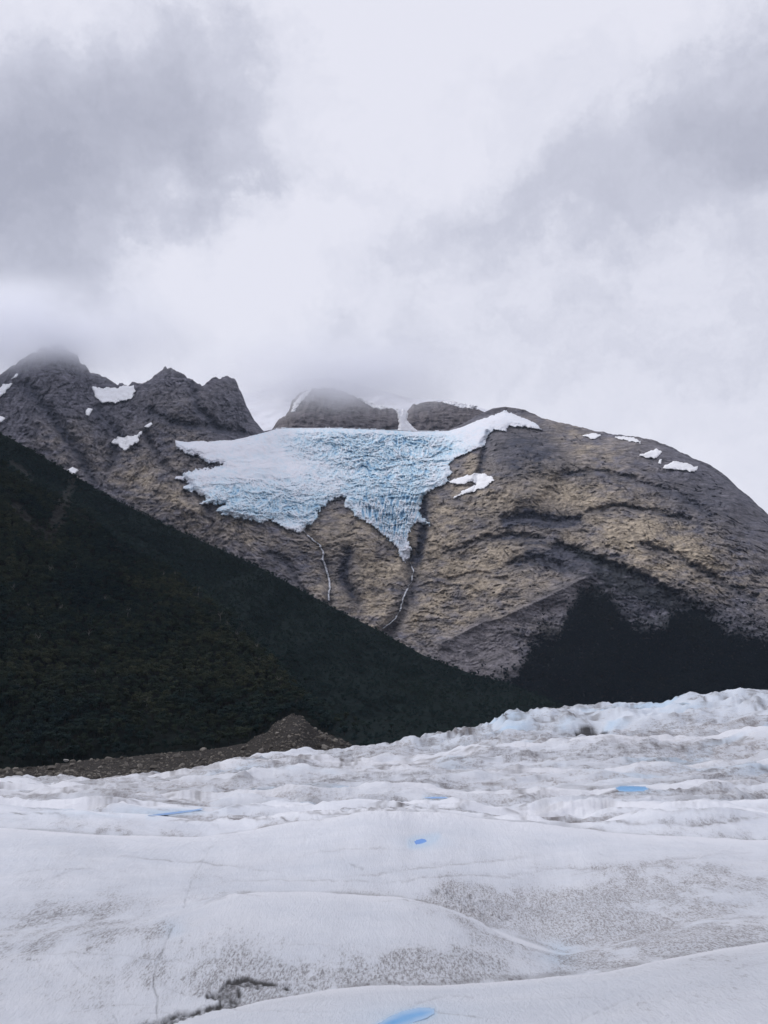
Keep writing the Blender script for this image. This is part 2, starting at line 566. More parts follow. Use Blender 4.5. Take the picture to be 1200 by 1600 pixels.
def rock_relief(px, py, fine=True):
    """metres towards the viewer"""
    wx = px + 26 * fbm(px / 130, py / 90, 3, 21)
    wy = py + 22 * fbm(px / 110 + 9, py / 80, 3, 31)
    # the dip of the strata turns from left range to right dome
    dip = smooth(650, 1150, px)
    ly = wy - 0.42 * dip * (wx - 820) + 0.35 * (1 - smooth(250, 520, px)) * (wx - 300)
    h = 95 * fbm(wx / 150, wy / 120, 3, 41)
    h = h - 95 * np.exp(-(line_dist(px, py, GULLY) / 13) ** 2) - 50 * np.exp(-(line_dist(px, py, GULLY2) / 8) ** 2)
    # cliff band under the upper left range and the dark wall beneath the right snowfield
    h = h + 60 * smooth(0, 25, poly_sd(px, py, [(752, 700), (765, 676), (800, 672), (870, 690), (900, 730), (850, 790), (800, 800), (760, 770)]))
    h = h + 55 * blob(px, py, 545, 830, 60, 70)
    # moraine ridge running up to the right
    d = line_dist(px, py, [(690, 1005), (750, 975), (790, 962), (850, 935), (915, 902)])
    h = h + 60 * np.exp(-d / 12)
    for pts, w_, k_ in LEDGES:
        h = h - k_ * np.exp(-(line_dist(px + 9 * fbm(px / 16, py / 12, 3, 91), py + 7 * fbm(px / 14, py / 10, 3, 93), pts) / w_) ** 2)
    if fine:
        upper = 1 - smooth(20, 110, py - interp(px, CREST))
        vx = wx + 15 * fbm(px / 24, py / 20, 4, 45, 0.6); vy = ly + 12 * fbm(px / 20 + 4, py / 18, 4, 47, 0.6)
        m1 = smooth(-0.25, 0.25, fbm(px / 60, py / 40, 3, 49))
        lb = ridged(vx / 48, vy / 14, 6, 51, 0.62)
        b1 = rot(vx, vy, 0.8); b2 = rot(vx, vy, -0.7)
        bk = ridged(b1[0] / 40, b1[1] / 24, 6, 61, 0.66)
        bk2 = ridged(b2[0] / 30, b2[1] / 15, 6, 65, 0.66)
        vert = ridged(vx / 17, vy / 46, 5, 71, 0.6)
        left = 1 - smooth(330, 480, px)
        rough = 1 - 0.55 * upper
        jt = joints(px, py, wx, ly)
        fineh = (lb - 0.6) * 34 * rough * (0.4 + 0.6 * m1) * (1 - 0.5 * left) + (bk - 0.6) * 17 * rough * (1.25 - 0.6 * m1) + (bk2 - 0.6) * 11 * rough + (vert - 0.6) * (8 + 40 * left) - 24 * jt
        h = h + fineh * (1 - 0.7 * scree_mask(px, py))
        h = h + 2.5 * fbm(px / 7, py / 5, 4, 81, 0.8) + 12 * (ridged(vx / 26, vy / 5, 4, 85, 0.6) - 0.6) * rough
    return h


def mountain_D(px, py, fine=True):
    t = (BASE_Y - py) / (BASE_Y - crest_y(px))
    ts = (BASE_Y - py) / (BASE_Y - np.interp(px, CS_X, CS_Y))
    tc_ = np.clip(ts, 0, 1.25)
    k = smooth(620, 800, px)               # the right dome rounds off, the middle bowl flattens at the top
    bowl = smooth(330, 430, px) * (1 - smooth(700, 800, px))
    g_round = 0.62 * tc_ + 0.38 * (1 - np.sqrt(np.clip(1 - tc_ ** 2, 0, 1)))
    g_lin = 0.8 * tc_ + 0.2 * tc_ ** 3
    g_bowl = 0.62 * tc_ + 0.38 * np.minimum(tc_, 1.08) ** 3.5
    g = k * g_round + (1 - k) * ((1 - bowl) * g_lin + bowl * g_bowl)
    D = base_D(px) + (crest_D(px) - base_D(px)) * g
    D = np.where(t > 1, D + (t - 1) * 6000, D)
    D = np.where(t < 0, D + t * 1800, D)
    return D - rock_relief(px, py, fine) * (1 - 0.5 * smooth(0.93, 1.0, t))


def mcol(*v):
    return np.array(v)


def rock_colour(px, py):
    grey = mcol(0.130, 0.126, 0.150)
    tan = mcol(0.365, 0.305, 0.232)
    darkc = mcol(0.058, 0.060, 0.080)
    scree = mcol(0.155, 0.143, 0.155)
    veg = mcol(0.010, 0.014, 0.017)
    n = fbm(px / 70, py / 45, 4, 101)
    n2 = fbm(px / 22, py / 9, 4, 111, 0.6)
    z = (blob(px, py, 740, 870, 130, 120) * 1.05 + blob(px, py, 880, 740, 90, 90) * 0.7 + blob(px, py, 1000, 830, 190, 60, 0.25) * 0.75 +
         blob(px, py, 1060, 890, 150, 40, 0.35) * 0.5 + blob(px, py, 560, 850, 90, 90) * 0.75 + blob(px, py, 560, 980, 80, 60) * 0.6 +
         blob(px, py, 235, 755, 110, 45, 0.4) * 0.6 + blob(px, py, 380, 830, 130, 40, 0.4) * 0.4 + blob(px, py, 280, 670, 60, 40) * 0.4 +
         blob(px, py, 100, 690, 40, 30) * 0.4 + blob(px, py, 740, 730, 20, 30) * 0.5)
    z = np.clip(z * (0.9 + 1.1 * n) + 0.95 * n2 * np.clip(z * 2, 0, 1) + 0.08 * n, 0, 1)
    c = grey + (tan - grey) * z[..., None]
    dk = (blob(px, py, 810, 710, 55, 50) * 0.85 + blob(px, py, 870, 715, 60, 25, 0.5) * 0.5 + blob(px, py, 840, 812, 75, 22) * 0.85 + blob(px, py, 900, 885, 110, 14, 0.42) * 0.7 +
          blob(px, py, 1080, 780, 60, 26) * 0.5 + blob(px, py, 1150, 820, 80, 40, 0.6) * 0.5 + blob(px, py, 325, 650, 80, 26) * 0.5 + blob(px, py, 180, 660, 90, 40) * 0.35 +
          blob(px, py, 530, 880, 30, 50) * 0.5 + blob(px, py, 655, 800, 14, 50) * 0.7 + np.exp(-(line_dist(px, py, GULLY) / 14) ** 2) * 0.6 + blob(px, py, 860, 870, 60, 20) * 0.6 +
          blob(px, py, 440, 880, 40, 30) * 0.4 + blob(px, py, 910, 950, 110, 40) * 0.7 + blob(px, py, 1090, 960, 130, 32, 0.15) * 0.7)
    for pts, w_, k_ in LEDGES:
        dk = dk + k_ / 75 * np.exp(-(line_dist(px, py - 3, pts) / (w_ * 1.3)) ** 2)  # crevice shade painted into the rock colour along the carved ledges
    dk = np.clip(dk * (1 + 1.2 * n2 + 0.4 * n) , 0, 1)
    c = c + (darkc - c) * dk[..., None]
    s = scree_mask(px, py)
    c = c + (scree - c) * s[..., None] * 0.9
    wx = px + 26 * fbm(px / 130, py / 90, 3, 21); wy = py + 22 * fbm(px / 110 + 9, py / 80, 3, 31)
    ly = wy - 0.42 * smooth(650, 1150, px) * (wx - 820) + 0.35 * (1 - smooth(250, 520, px)) * (wx - 300)
    jt = joints(px, py, wx, ly) * (1 - s)
    c = c + (darkc * 0.8 - c) * (0.62 * jt)[..., None]  # joint cracks darkened in the colour to deepen their shade
    lite = smooth(0.72, 0.9, ridged(wx / 40, ly / 7, 4, 911, 0.6)) * (1 - s) * (1 - jt)
    c = c * (1 + 0.35 * lite)[..., None]
    v = smooth(-50, 12, py - forest_top(px) + 30 * n2 + 20 * n) ** 1.3
    v = np.maximum(v, 0.75 * smooth(0.45, 0.7, blob(px, py, 1010, 925, 130, 22, 0.35) + 0.5 * n2))
    v = np.maximum(v, 0.8 * smooth(0.5, 0.75, blob(px, py, 945, 880, 90, 12, 0.4) + 0.4 * n2))
    c = c + (veg - c) * v[..., None]
    return np.clip(c, 0.01, 1)


FOREST_TOP = [(-500, 1100), (700, 1090), (780, 1082), (808, 1063), (822, 1040), (832, 1012), (845, 1004), (875, 1000), (888, 965), (906, 940), (925, 932), (945, 938), (962, 955), (980, 978), (1010, 990),
              (1040, 988), (1055, 962), (1085, 954), (1115, 978), (1140, 997), (1200, 1008), (1700, 1100)]


def forest_top(px):
    return interp(px, FOREST_TOP)


xs = np.concatenate([np.linspace(-500, -70, 50), np.arange(-60, 1262, 1.35), np.linspace(1270, 1700, 50)])
rows = np.concatenate([np.linspace(-0.35, -0.03, 14), np.linspace(0, 1, 390), 1 + np.array([0.004, 0.012, 0.03, 0.07, 0.15])])
PX = np.broadcast_to(xs[None], (len(rows), len(xs))).copy()
cy = crest_y(PX)
T = np.broadcast_to(rows[:, None], PX.shape)
PY = BASE_Y - (BASE_Y - cy) * np.minimum(T, 1)
D = mountain_D(PX, PY)
X, Y, Z = at(PX, PY, D)
back = np.clip(T - 1, 0, 1)             # far side falls away behind the crest
Lr = np.hypot(X, Y)
X = X + X / Lr * back * 7000; Y = Y + Y / Lr * back * 7000; Z = Z - back * 5500
ground_edge(X, Y, Z)
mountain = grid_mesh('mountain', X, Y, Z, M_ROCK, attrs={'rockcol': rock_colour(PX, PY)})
tag(mountain, 'brown and grey rock mountain carrying the hanging glacier', kind='structure')

# ------------------------------------------------------------------ ridge and ice behind the rim
R_CREST = [(380, 690), (420, 680), (427, 668), (434, 656), (446, 650), (452, 640), (456, 626), (470, 612), (490, 607), (520, 606), (545, 615), (570, 628), (592, 636), (612, 638), (621, 643),
           (626, 664), (631, 664), (634, 645), (645, 632), (672, 627), (700, 628), (722, 633), (740, 637), (760, 645), (800, 665), (900, 700)]


def ridge_y(px):
    return interp(px, R_CREST) + 3.6 * fbm(px / 9, px * 0, 4, 7, 0.6)


xs2 = np.arange(384, 880, 1.4)
rows2 = np.concatenate([np.linspace(0, 1, 90), [1.02, 1.1, 1.3]])
PX2 = np.broadcast_to(xs2[None], (len(rows2), len(xs2))).copy()
T2 = np.broadcast_to(rows2[:, None], PX2.shape)


def ridge_D(px, py):
    t = np.clip((720 - py) / (720 - ridge_y(px)), 0, 1)
    return 5500 + 330 * t + 130 * (t ** 4) - 45 * (ridged(px / 22, py / 30, 4, 91) - .6) - 18 * (ridged(px / 12, py / 30, 4, 95) - .6) - 20 * (ridged(px / 30, py / 9, 4, 97) - .6) + 30 * fbm(px / 60, py / 60, 2, 3)


PY2 = 720 - (720 - ridge_y(PX2)) * np.minimum(T2, 1)
D2 = ridge_D(PX2, PY2)
X, Y, Z = at(PX2, PY2, D2)
bk = np.clip(T2 - 1, 0, 1)
Lr = np.hypot(X, Y)
X = X + X / Lr * bk * 2500; Y = Y + Y / Lr * bk * 2500; Z = Z - bk * 1500
rc = np.broadcast_to(mcol(0.135, 0.120, 0.125), PX2.shape + (3,)) * (1 + 0.25 * fbm(PX2 / 15, PY2 / 15, 3, 8))[..., None]
ridge = grid_mesh('rock_ridge', X, Y, Z, M_ROCK, attrs={'rockcol': rc})
tag(ridge, 'pair of dark rock outcrops rising behind the flat top of the glacier', kind='structure')

# upper ice field, going up into the cloud
xs3 = np.linspace(330, 900, 160)
rows3 = np.linspace(0, 1, 70)
PX3 = np.broadcast_to(xs3[None], (70, 160)).copy()
PY3 = 700 + (interp(PX3, [(330, 620), (400, 612), (440, 596), (520, 590), (640, 622), (700, 625), (760, 640), (900, 680)]) - 700) * rows3[:, None]
D3 = 6200 + 900 * rows3[:, None] - 45 * ridged(PX3 / 50, PY3 / 22, 5, 131)
X, Y, Z = at(PX3, PY3, D3)
icef = grid_mesh('ice_field', X, Y, Z, M_SERAC, attrs={'blue': -0.2 + 0.25 * ridged(PX3 / 20, PY3 / 6, 3, 5)})
tag(icef, 'pale upper ice field rising into the cloud behind the rock outcrops', kind='structure')

# ------------------------------------------------------------------ patches of ice and snow lying on the mountain
def surface_patch(name, Dfun, poly, step, thick, edge, mat, jag=1.5, jag_scale=9.0, relief=None, attrs=None, pad=6, bury=14.0):
    p = np.array(poly, float)
    x0, y0 = p.min(0) - pad; x1, y1 = p.max(0) + pad
    gx = np.arange(x0, x1 + step, step); gy = np.arange(y1, y0 - step, -step)
    px, py = np.meshgrid(gx, gy)
    sdist = poly_sd(px, py, poly) + (jag(px, py) if callable(jag) else jag) * fbm(px / jag_scale, py / jag_scale, 4, 17, 0.65) * 2
    inside = sdist > -1.5 * max(step, 0.7)
    th = np.where(sdist > 0, thick * smooth(0, edge, sdist) ** 0.6, bury * np.clip(sdist / 1.5, -1, 0))
    if relief is not None:
        th = th + relief(px, py) * smooth(0, edge, sdist)
    D = Dfun(px, py) - th
    X, Y, Z = at(px, py, D)
    a = attrs(px, py, sdist) if attrs else None
    return grid_mesh(name, X, Y, Z, mat, keep=inside, attrs=a)


GLACIER = [(415, 676), (385, 684), (362, 689), (345, 689), (325, 691), (308, 690), (295, 692), (284, 690), (274, 689), (276, 698), (286, 705), (299, 710), (312, 712), (316, 717), (325, 723), (349, 725), (336, 731), (321, 734),
           (306, 735), (291, 740), (274, 747), (290, 750), (295, 755), (284, 764), (300, 768), (310, 770), (325, 779), (312, 787), (330, 786), (351, 788), (340, 798), (352, 805), (374, 809), (392, 812), (411, 817), (422, 811), (437, 819), (448, 828), (460, 831), (475, 830),
           (479, 821), (488, 817), (494, 812), (496, 800), (503, 792), (512, 785), (526, 776), (541, 776), (537, 789), (543, 794), (550, 796), (553, 804), (562, 810), (572, 815), (584, 822), (594, 831), (602, 837), (610, 845), (619, 852), (625, 867), (632, 877), (640, 873), (642, 856),
           (638, 848), (637, 837), (644, 822), (653, 815), (663, 818), (672, 821), (668, 815), (655, 804), (657, 790), (661, 777), (668, 770), (680, 762), (696, 757), (700, 748), (705, 740), (701, 733), (702, 725), (712, 715), (725, 710),
           (740, 702), (757, 697), (760, 685), (765, 677), (772, 671), (790, 673), (796, 665), (820, 667), (846, 671), (838, 663), (820, 655), (805, 648), (789, 642), (770, 650), (750, 656), (724, 667), (700, 674),
           (650, 675), (600, 672.5), (520, 669.5), (450, 669.5), (432, 671)]


def gl_D(px, py):
    return mountain_D(px, py, False) - 22


def icefall(px, py):
    """how broken the ice is: strong in the middle fall and its tongue, calm on the snowy left and right arms"""
    a = blob(px, py, 600, 730, 120, 65) + blob(px, py, 615, 800, 50, 70) + 0.75 * blob(px, py, 380, 775, 90, 35) + 0.6 * blob(px, py, 470, 800, 80, 25) + 0.7 * blob(px, py, 520, 690, 100, 22) + .6 * blob(px, py, 660, 700, 60, 25)
    a = a - 0.9 * blob(px, py, 345, 702, 80, 16) - 0.9 * blob(px, py, 780, 660, 80, 20) - 0.5 * blob(px, py, 400, 730, 70, 16)
    return np.clip(a, 0.06, 1.15)


def gl_fields(px, py):
    wx = px + 16 * fbm(px / 50, py / 40, 3, 201); wy = py + 14 * fbm(px / 45, py / 35, 3, 211)
    # flow lines fan out towards the two tongues
    fan = np.arctan2(px - 610, 1000 - py)
    a1 = ridged(fan * 44 + wy / 60, wy / 22, 4, 221, 0.6)
    q = rot(wx, wy, 0.25)
    a2 = ridged(q[0] / 19, q[1] / 7, 5, 231, 0.72)
    a3 = ridged(wx / 7, wy / 6, 4, 241, 0.75)
    k = smooth(740, 800, py) * smooth(540, 570, px)
    r = k * a1 + (1 - k) * (0.55 * a2 + 0.45 * a3)
    return r, icefall(px, py), wx, wy


def gl_relief(px, py):
    r, b, wx, wy = gl_fields(px, py)
    h = (r - 0.62) * 50 * b + 20 * (ridged(wx / 60, wy / 14, 3, 251) - 0.6) * (0.4 + b)
    h = h + 14 * fbm(px / 3.2, py / 2.6, 3, 261, 0.7) * b
    # rounded bulge above the tongues
    return h + 26 * blob(px, py, 600, 760, 70, 40) + 16 * blob(px, py, 380, 790, 80, 20)


def gl_attrs(px, py, sd_):
    r, b, wx, wy = gl_fields(px, py)
    v = 0.04 + 0.30 * b + (0.60 - r) * 1.1 * (0.35 + b) + 0.30 * fbm(px / 30, py / 12, 3, 271)
    v = v + 0.25 * blob(px, py, 576, 770, 8, 12) + 0.15 * blob(px, py, 410, 790, 90, 25)
    v = v * (1 - 0.6 * smooth(820, 870, py))
    snow = np.clip(blob(px, py, 780, 658, 75, 18) + blob(px, py, 330, 700, 70, 12), 0, 1)
    return {'blue': np.clip(v * (1 - 0.9 * snow), 0, 1)}


o = surface_patch('hanging_glacier', gl_D, GLACIER, 0.85, 26, 9, M_SERAC, jag=lambda a, b: 0.4 + 3.0 * smooth(684, 712, b) + 1.3 * smooth(730, 770, a) * (1 - smooth(684, 700, b)), jag_scale=7, relief=gl_relief, attrs=gl_attrs, bury=60)
tag(o, 'pale blue crevassed hanging glacier spilling down the mountain in two tongues', 'glacier')

SNOW = [
    ([(144, 605), (157, 606), (184, 606), (196, 603), (208, 603), (212, 612), (204, 622), (192, 625), (180, 629), (161, 630), (150, 620)], 'white snow patch filling the saddle between the left peaks', 1.0),
    ([(172, 691), (187, 683), (206, 682), (221, 674), (216, 687), (208, 695), (202, 699), (195, 705), (189, 697)], 'pointed white snow patch on the rock face below the left saddle', 1.0),
    ([(226, 667), (236, 660), (238, 663), (231, 668)], 'tiny snow sliver just above the pointed patch on the left face', 0.4),
    ([(106, 735), (114, 729), (122, 735), (115, 743)], 'small snow spot where the left rock face meets the forest slope', 0.5),
    ([(134, 642), (138, 638), (144, 639), (139, 651), (135, 649)], 'small upright snow spot under the saddle snow on the left peaks', 0.5),
    ([(-14, 622), (-4, 609), (6, 601), (19, 599), (15, 607), (8, 613), (-8, 626)], 'narrow snow streak at the left photo edge below the clouded peak', 0.8),
    ([(18, 592), (23, 586), (28, 584), (26, 590)], 'tiny snow fleck high on the clouded left peak', 0.4),
    ([(-6, 652), (0, 650), (7, 654), (1, 660), (-6, 662)], 'small snow spot at the left photo edge above the dark forest', 0.4),
    ([(700, 752), (712, 748), (725, 744), (740, 741), (755, 741), (768, 745), (772, 751), (765, 758), (755, 763), (745, 766), (728, 772), (710, 777), (720, 770), (732, 763), (745, 757), (738, 753), (720, 755), (704, 756)],
     'curved white snow hook on bare rock right of the icefall', 1.0),
    ([(911, 681), (918, 678), (930, 677.5), (940, 680), (932, 684), (924, 686)], 'small oval snow patch on the upper right dome', 0.5),
    ([(958, 682.5), (975, 682), (990, 684), (1001, 689), (1000, 693), (988, 690), (973, 688)], 'long thin snow strip just under the right dome skyline', 0.7),
    ([(1000, 711), (1012, 706), (1025, 702), (1035, 706), (1029, 712), (1022, 717), (1010, 715)], 'upper of two neighbouring snow patches on the right dome shoulder', 0.7),
    ([(1034, 731), (1042, 726), (1052, 722), (1070, 723), (1090, 729), (1088, 736), (1078, 737), (1068, 734), (1050, 733)], 'lower and wider snow patch on the right dome shoulder', 0.8),
    ([(1029, 724), (1031, 717), (1034, 718), (1032, 725)], 'tiny snow fleck between the two right shoulder snow patches', 0.4),
]


def sn_D(px, py):
    return mountain_D(px, py, False) - 14


for poly, lab, k in SNOW:
    o = surface_patch('snow_patch', sn_D, poly, 0.7, 8, 3.5, M_SNOW, jag=2.6 * k, jag_scale=11, bury=70,
                      relief=lambda a, b: 5 * fbm(a / 7, b / 5, 3, 301))
    tag(o, lab, 'snow patch', 'snow patches on the rock')

o = surface_patch('snow_couloir', lambda a, b: 5520 + (720 - b) * 2.0, [(621, 640), (626, 648), (630, 640), (636, 646), (634, 658), (644, 668), (652, 676), (622, 676), (625, 662)], 0.8, 10, 3, M_SNOW, jag=1.2, jag_scale=4, bury=20)
tag(o, 'steep snow chute between the two dark rock outcrops above the glacier', 'snow chute')
for poly, lab in (([(560, 622), (575, 629), (592, 635), (604, 637), (596, 640), (580, 636)], 'thin snow strip on the right shoulder of the larger rock outcrop'),
                  ([(690, 628), (705, 627), (722, 632), (744, 635), (742, 639), (722, 637), (704, 633)], 'thin snow strip on top of the right-hand rock outcrop'),
                  ([(455, 645), (458, 632), (470, 617), (486, 608), (482, 616), (468, 630), (462, 642)], 'broken snow streak down the left edge of the larger rock outcrop')):
    o = surface_patch('snow_patch', lambda a, b: ridge_D(a, b) - 8, poly, 0.7, 8, 2.5, M_SNOW, jag=1.6, jag_scale=4, bury=40)
    tag(o, lab, 'snow patch', 'snow patches on the rock')

# ------------------------------------------------------------------ waterfalls
def waterfall(pts, width, label, seed, breaks):
    rs = np.random.RandomState(seed)
    a = np.array(pts, float)
    seg = np.r_[0, np.cumsum(np.hypot(*np.diff(a, axis=0).T))]
    s = np.arange(0, seg[-1], 0.8)
    cx = np.interp(s, seg, a[:, 0]) + 2.2 * fbm(s / 9, s * 0 + seed, 3, seed); cy_ = np.interp(s, seg, a[:, 1])
    w = width * (0.75 + 0.9 * np.abs(fbm(s / 5, s * 0, 3, seed + 3)))
    for lo, hi in breaks:
        w = w * (1 - 0.85 * ((s > lo) & (s < hi)))
    u = np.linspace(-1, 1, 5)
    px = cx[:, None] + u[None] * w[:, None]; py = np.broadcast_to(cy_[:, None], px.shape)
    D = mountain_D(cx, cy_, True)
    D = np.minimum(D, np.convolve(np.pad(D, 4, mode='edge'), np.ones(9) / 9, 'valid'))[:, None] - 14 - 7 * (1 - u[None] ** 2) + 8 * (np.abs(u[None]) > .9)
    X, Y, Z = at(px, py, D)
    tag(grid_mesh('waterfall', X, Y, Z, M_FALL), label, 'waterfall')


waterfall([(474, 829), (482, 838), (492, 846), (500, 852), (505, 862), (505, 875), (510, 890), (514, 905), (516, 918), (513, 928), (514, 938)], 1.9, 'thin white waterfall dropping from the left glacier tongue', 5, [(2, 9)])
waterfall([(641, 878), (646, 893), (643, 908), (634, 925), (630, 935), (627, 945), (625, 955), (617, 967), (608, 975), (598, 982)], 1.5, 'broken white meltwater stream in the gully below the pointed glacier tip', 9, [(0, 8), (16, 22), (30, 44), (82, 90)])

# ------------------------------------------------------------------ forest hill on the left
H_CREST = [(-500, 350), (-200, 550), (0, 677), (15, 684), (50, 704), (100, 733), (150, 764), (200, 791), (250, 816), (350, 861), (400, 884), (425, 897), (512, 945), (587, 983), (662, 1024),
           (737, 1053), (790, 1066), (850, 1090), (900, 1113), (1000, 1150), (1200, 1200)]
FOLD = [(-500, 520), (-100, 660), (0, 728), (60, 770), (120, 800), (200, 865), (270, 900), (340, 960), (400, 1010), (450, 1075), (490, 1120), (560, 1180), (700, 1250), (1300, 1260)]


def hill_foot(px):
    return interp(px, [(-500, 1212), (0, 1202), (150, 1190), (330, 1176), (450, 1172), (600, 1180), (800, 1190), (1200, 1215)])


def hill_D(px, py):
    foot = hill_foot(px); cr = interp(px, H_CREST)
    t = np.clip((foot - py) / (foot - cr + 1e-3), -0.3, 1)
    Dc = interp(px, [(-500, 1700), (0, 1750), (300, 1650), (600, 1500), (800, 1450), (1200, 1400)])
    D = 830 + (Dc - 830) * (0.85 * t + 0.15 * np.abs(t) ** 3)
    f = interp(px, FOLD) - py                                   # >0: beyond the fold
    D = D + 130 * smooth(-6, 30, f + 10 * fbm(px / 50, py / 50, 3, 401)) * smooth(0.0, 0.3, t)
    D = D - 26 * fbm(px / 70, py / 55, 3, 411) - 34 * (ridged(px / 150, py / 120 + px / 300, 2, 421) - 0.6)
    return D


xs4 = np.concatenate([np.linspace(-500, -40, 30), np.linspace(-30, 1230, 320)])
rows4 = np.concatenate([np.linspace(-0.1, 1, 190), 1 + np.array([0.02, 0.1, 0.3])])
PX4 = np.broadcast_to(xs4[None], (len(rows4), len(xs4))).copy()
T4 = np.broadcast_to(rows4[:, None], PX4.shape)
PY4 = hill_foot(PX4) - (hill_foot(PX4) - interp(PX4, H_CREST)) * np.minimum(T4, 1)
X, Y, Z = at(PX4, PY4, hill_D(PX4, PY4))
bk = np.clip(T4 - 1, 0, 1); Lr = np.hypot(X, Y)
X = X + X / Lr * bk * 1600; Y = Y + Y / Lr * bk * 1600; Z = Z - bk * 1300
fo = smooth(-4, 14, interp(PX4, FOLD) - PY4 + 6 * fbm(PX4 / 12, PY4 / 8, 4, 451))
sc4 = mcol(0.008, 0.012, 0.011) + (mcol(0.010, 0.017, 0.017) - mcol(0.008, 0.012, 0.011)) * fo[..., None]
br = np.clip(smooth(0.3, 0.7, blob(PX4, PY4, 95, 800, 14, 60, 0.35) + blob(PX4, PY4, 40, 810, 40, 12, 0.8) + 0.8 * blob(PX4, PY4, 30, 735, 40, 8, 0.6) + np.exp(-((interp(PX4, FOLD) - PY4 + 6) / 4) ** 2) * (PX4 < 470) * 0.8 + 0.9 * fbm(PX4 / 10, PY4 / 14, 4, 461)), 0, 1)
sc4 = sc4 + (mcol(0.065, 0.060, 0.058) - sc4) * (br * 0.4)[..., None]
ground_edge(X, Y, Z)
hill = grid_mesh('forest_hillside', X, Y, Z, M_SOIL, attrs={'soil': sc4})
tag(hill, 'dark wooded hillside falling from the left edge down to the ice', kind='structure')

# ------------------------------------------------------------------ moraine between forest and ice
M_TOP = [(-400, 1205), (0, 1202), (70, 1197), (130, 1188), (190, 1184), (250, 1177), (330, 1171), (385, 1161), (400, 1150), (415, 1145), (430, 1129), (445, 1121), (456, 1115), (470, 1118), (480, 1127), (493, 1140), (515, 1148), (535, 1154), (556, 1168), (620, 1185), (700, 1200)]


def mor_D(px, py):
    top = interp(px, M_TOP)
    t = np.clip((1245 - py) / (1245 - top), 0, 1)
    return 520 + 285 * t - 5 * (ridged(px / 40, py / 10, 4, 431) - 0.6) - 4 * fbm(px / 9, py / 4, 3, 441) - 26 * blob(px, py, 455, 1140, 50, 30)


xs5 = np.arange(-400, 700, 1.6)
rows5 = np.concatenate([np.linspace(-0.1, 1, 80), [1.05, 1.2]])
PX5 = np.broadcast_to(xs5[None], (len(rows5), len(xs5))).copy()
T5 = np.broadcast_to(rows5[:, None], PX5.shape)
top5 = interp(PX5, M_TOP) + (1.5 + 4 * smooth(380, 400, PX5)) * fbm(PX5 / 9, PX5 * 0, 3, 6)
PY5 = 1245 - (1245 - top5) * np.minimum(T5, 1)
X, Y, Z = at(PX5, PY5, mor_D(PX5, PY5))
bk = np.clip(T5 - 1, 0, 1); Lr = np.hypot(X, Y)
X = X + X / Lr * bk * 150; Y = Y + Y / Lr * bk * 150; Z = Z - bk * 60
ground_edge(X, Y, Z)
mor = grid_mesh('moraine', X, Y, Z, M_RUBBLE)
tag(mor, 'brown bank of glacial rubble between the forest and the white ice', kind='structure')

# flat valley floor to the horizon
s = 30000
gv = np.array([[-s, -s, -62.0], [s, -s, -62.0], [s, s, -62.0], [-s, s, -62.0]])
me = bpy.data.meshes.new('ground'); me.from_pydata([tuple(v) for v in gv], [], [(0, 1, 2, 3)]); me.materials.append(M_GROUND)
g = bpy.data.objects.new('ground', me); COL.objects.link(g)
tag(g, kind='structure')

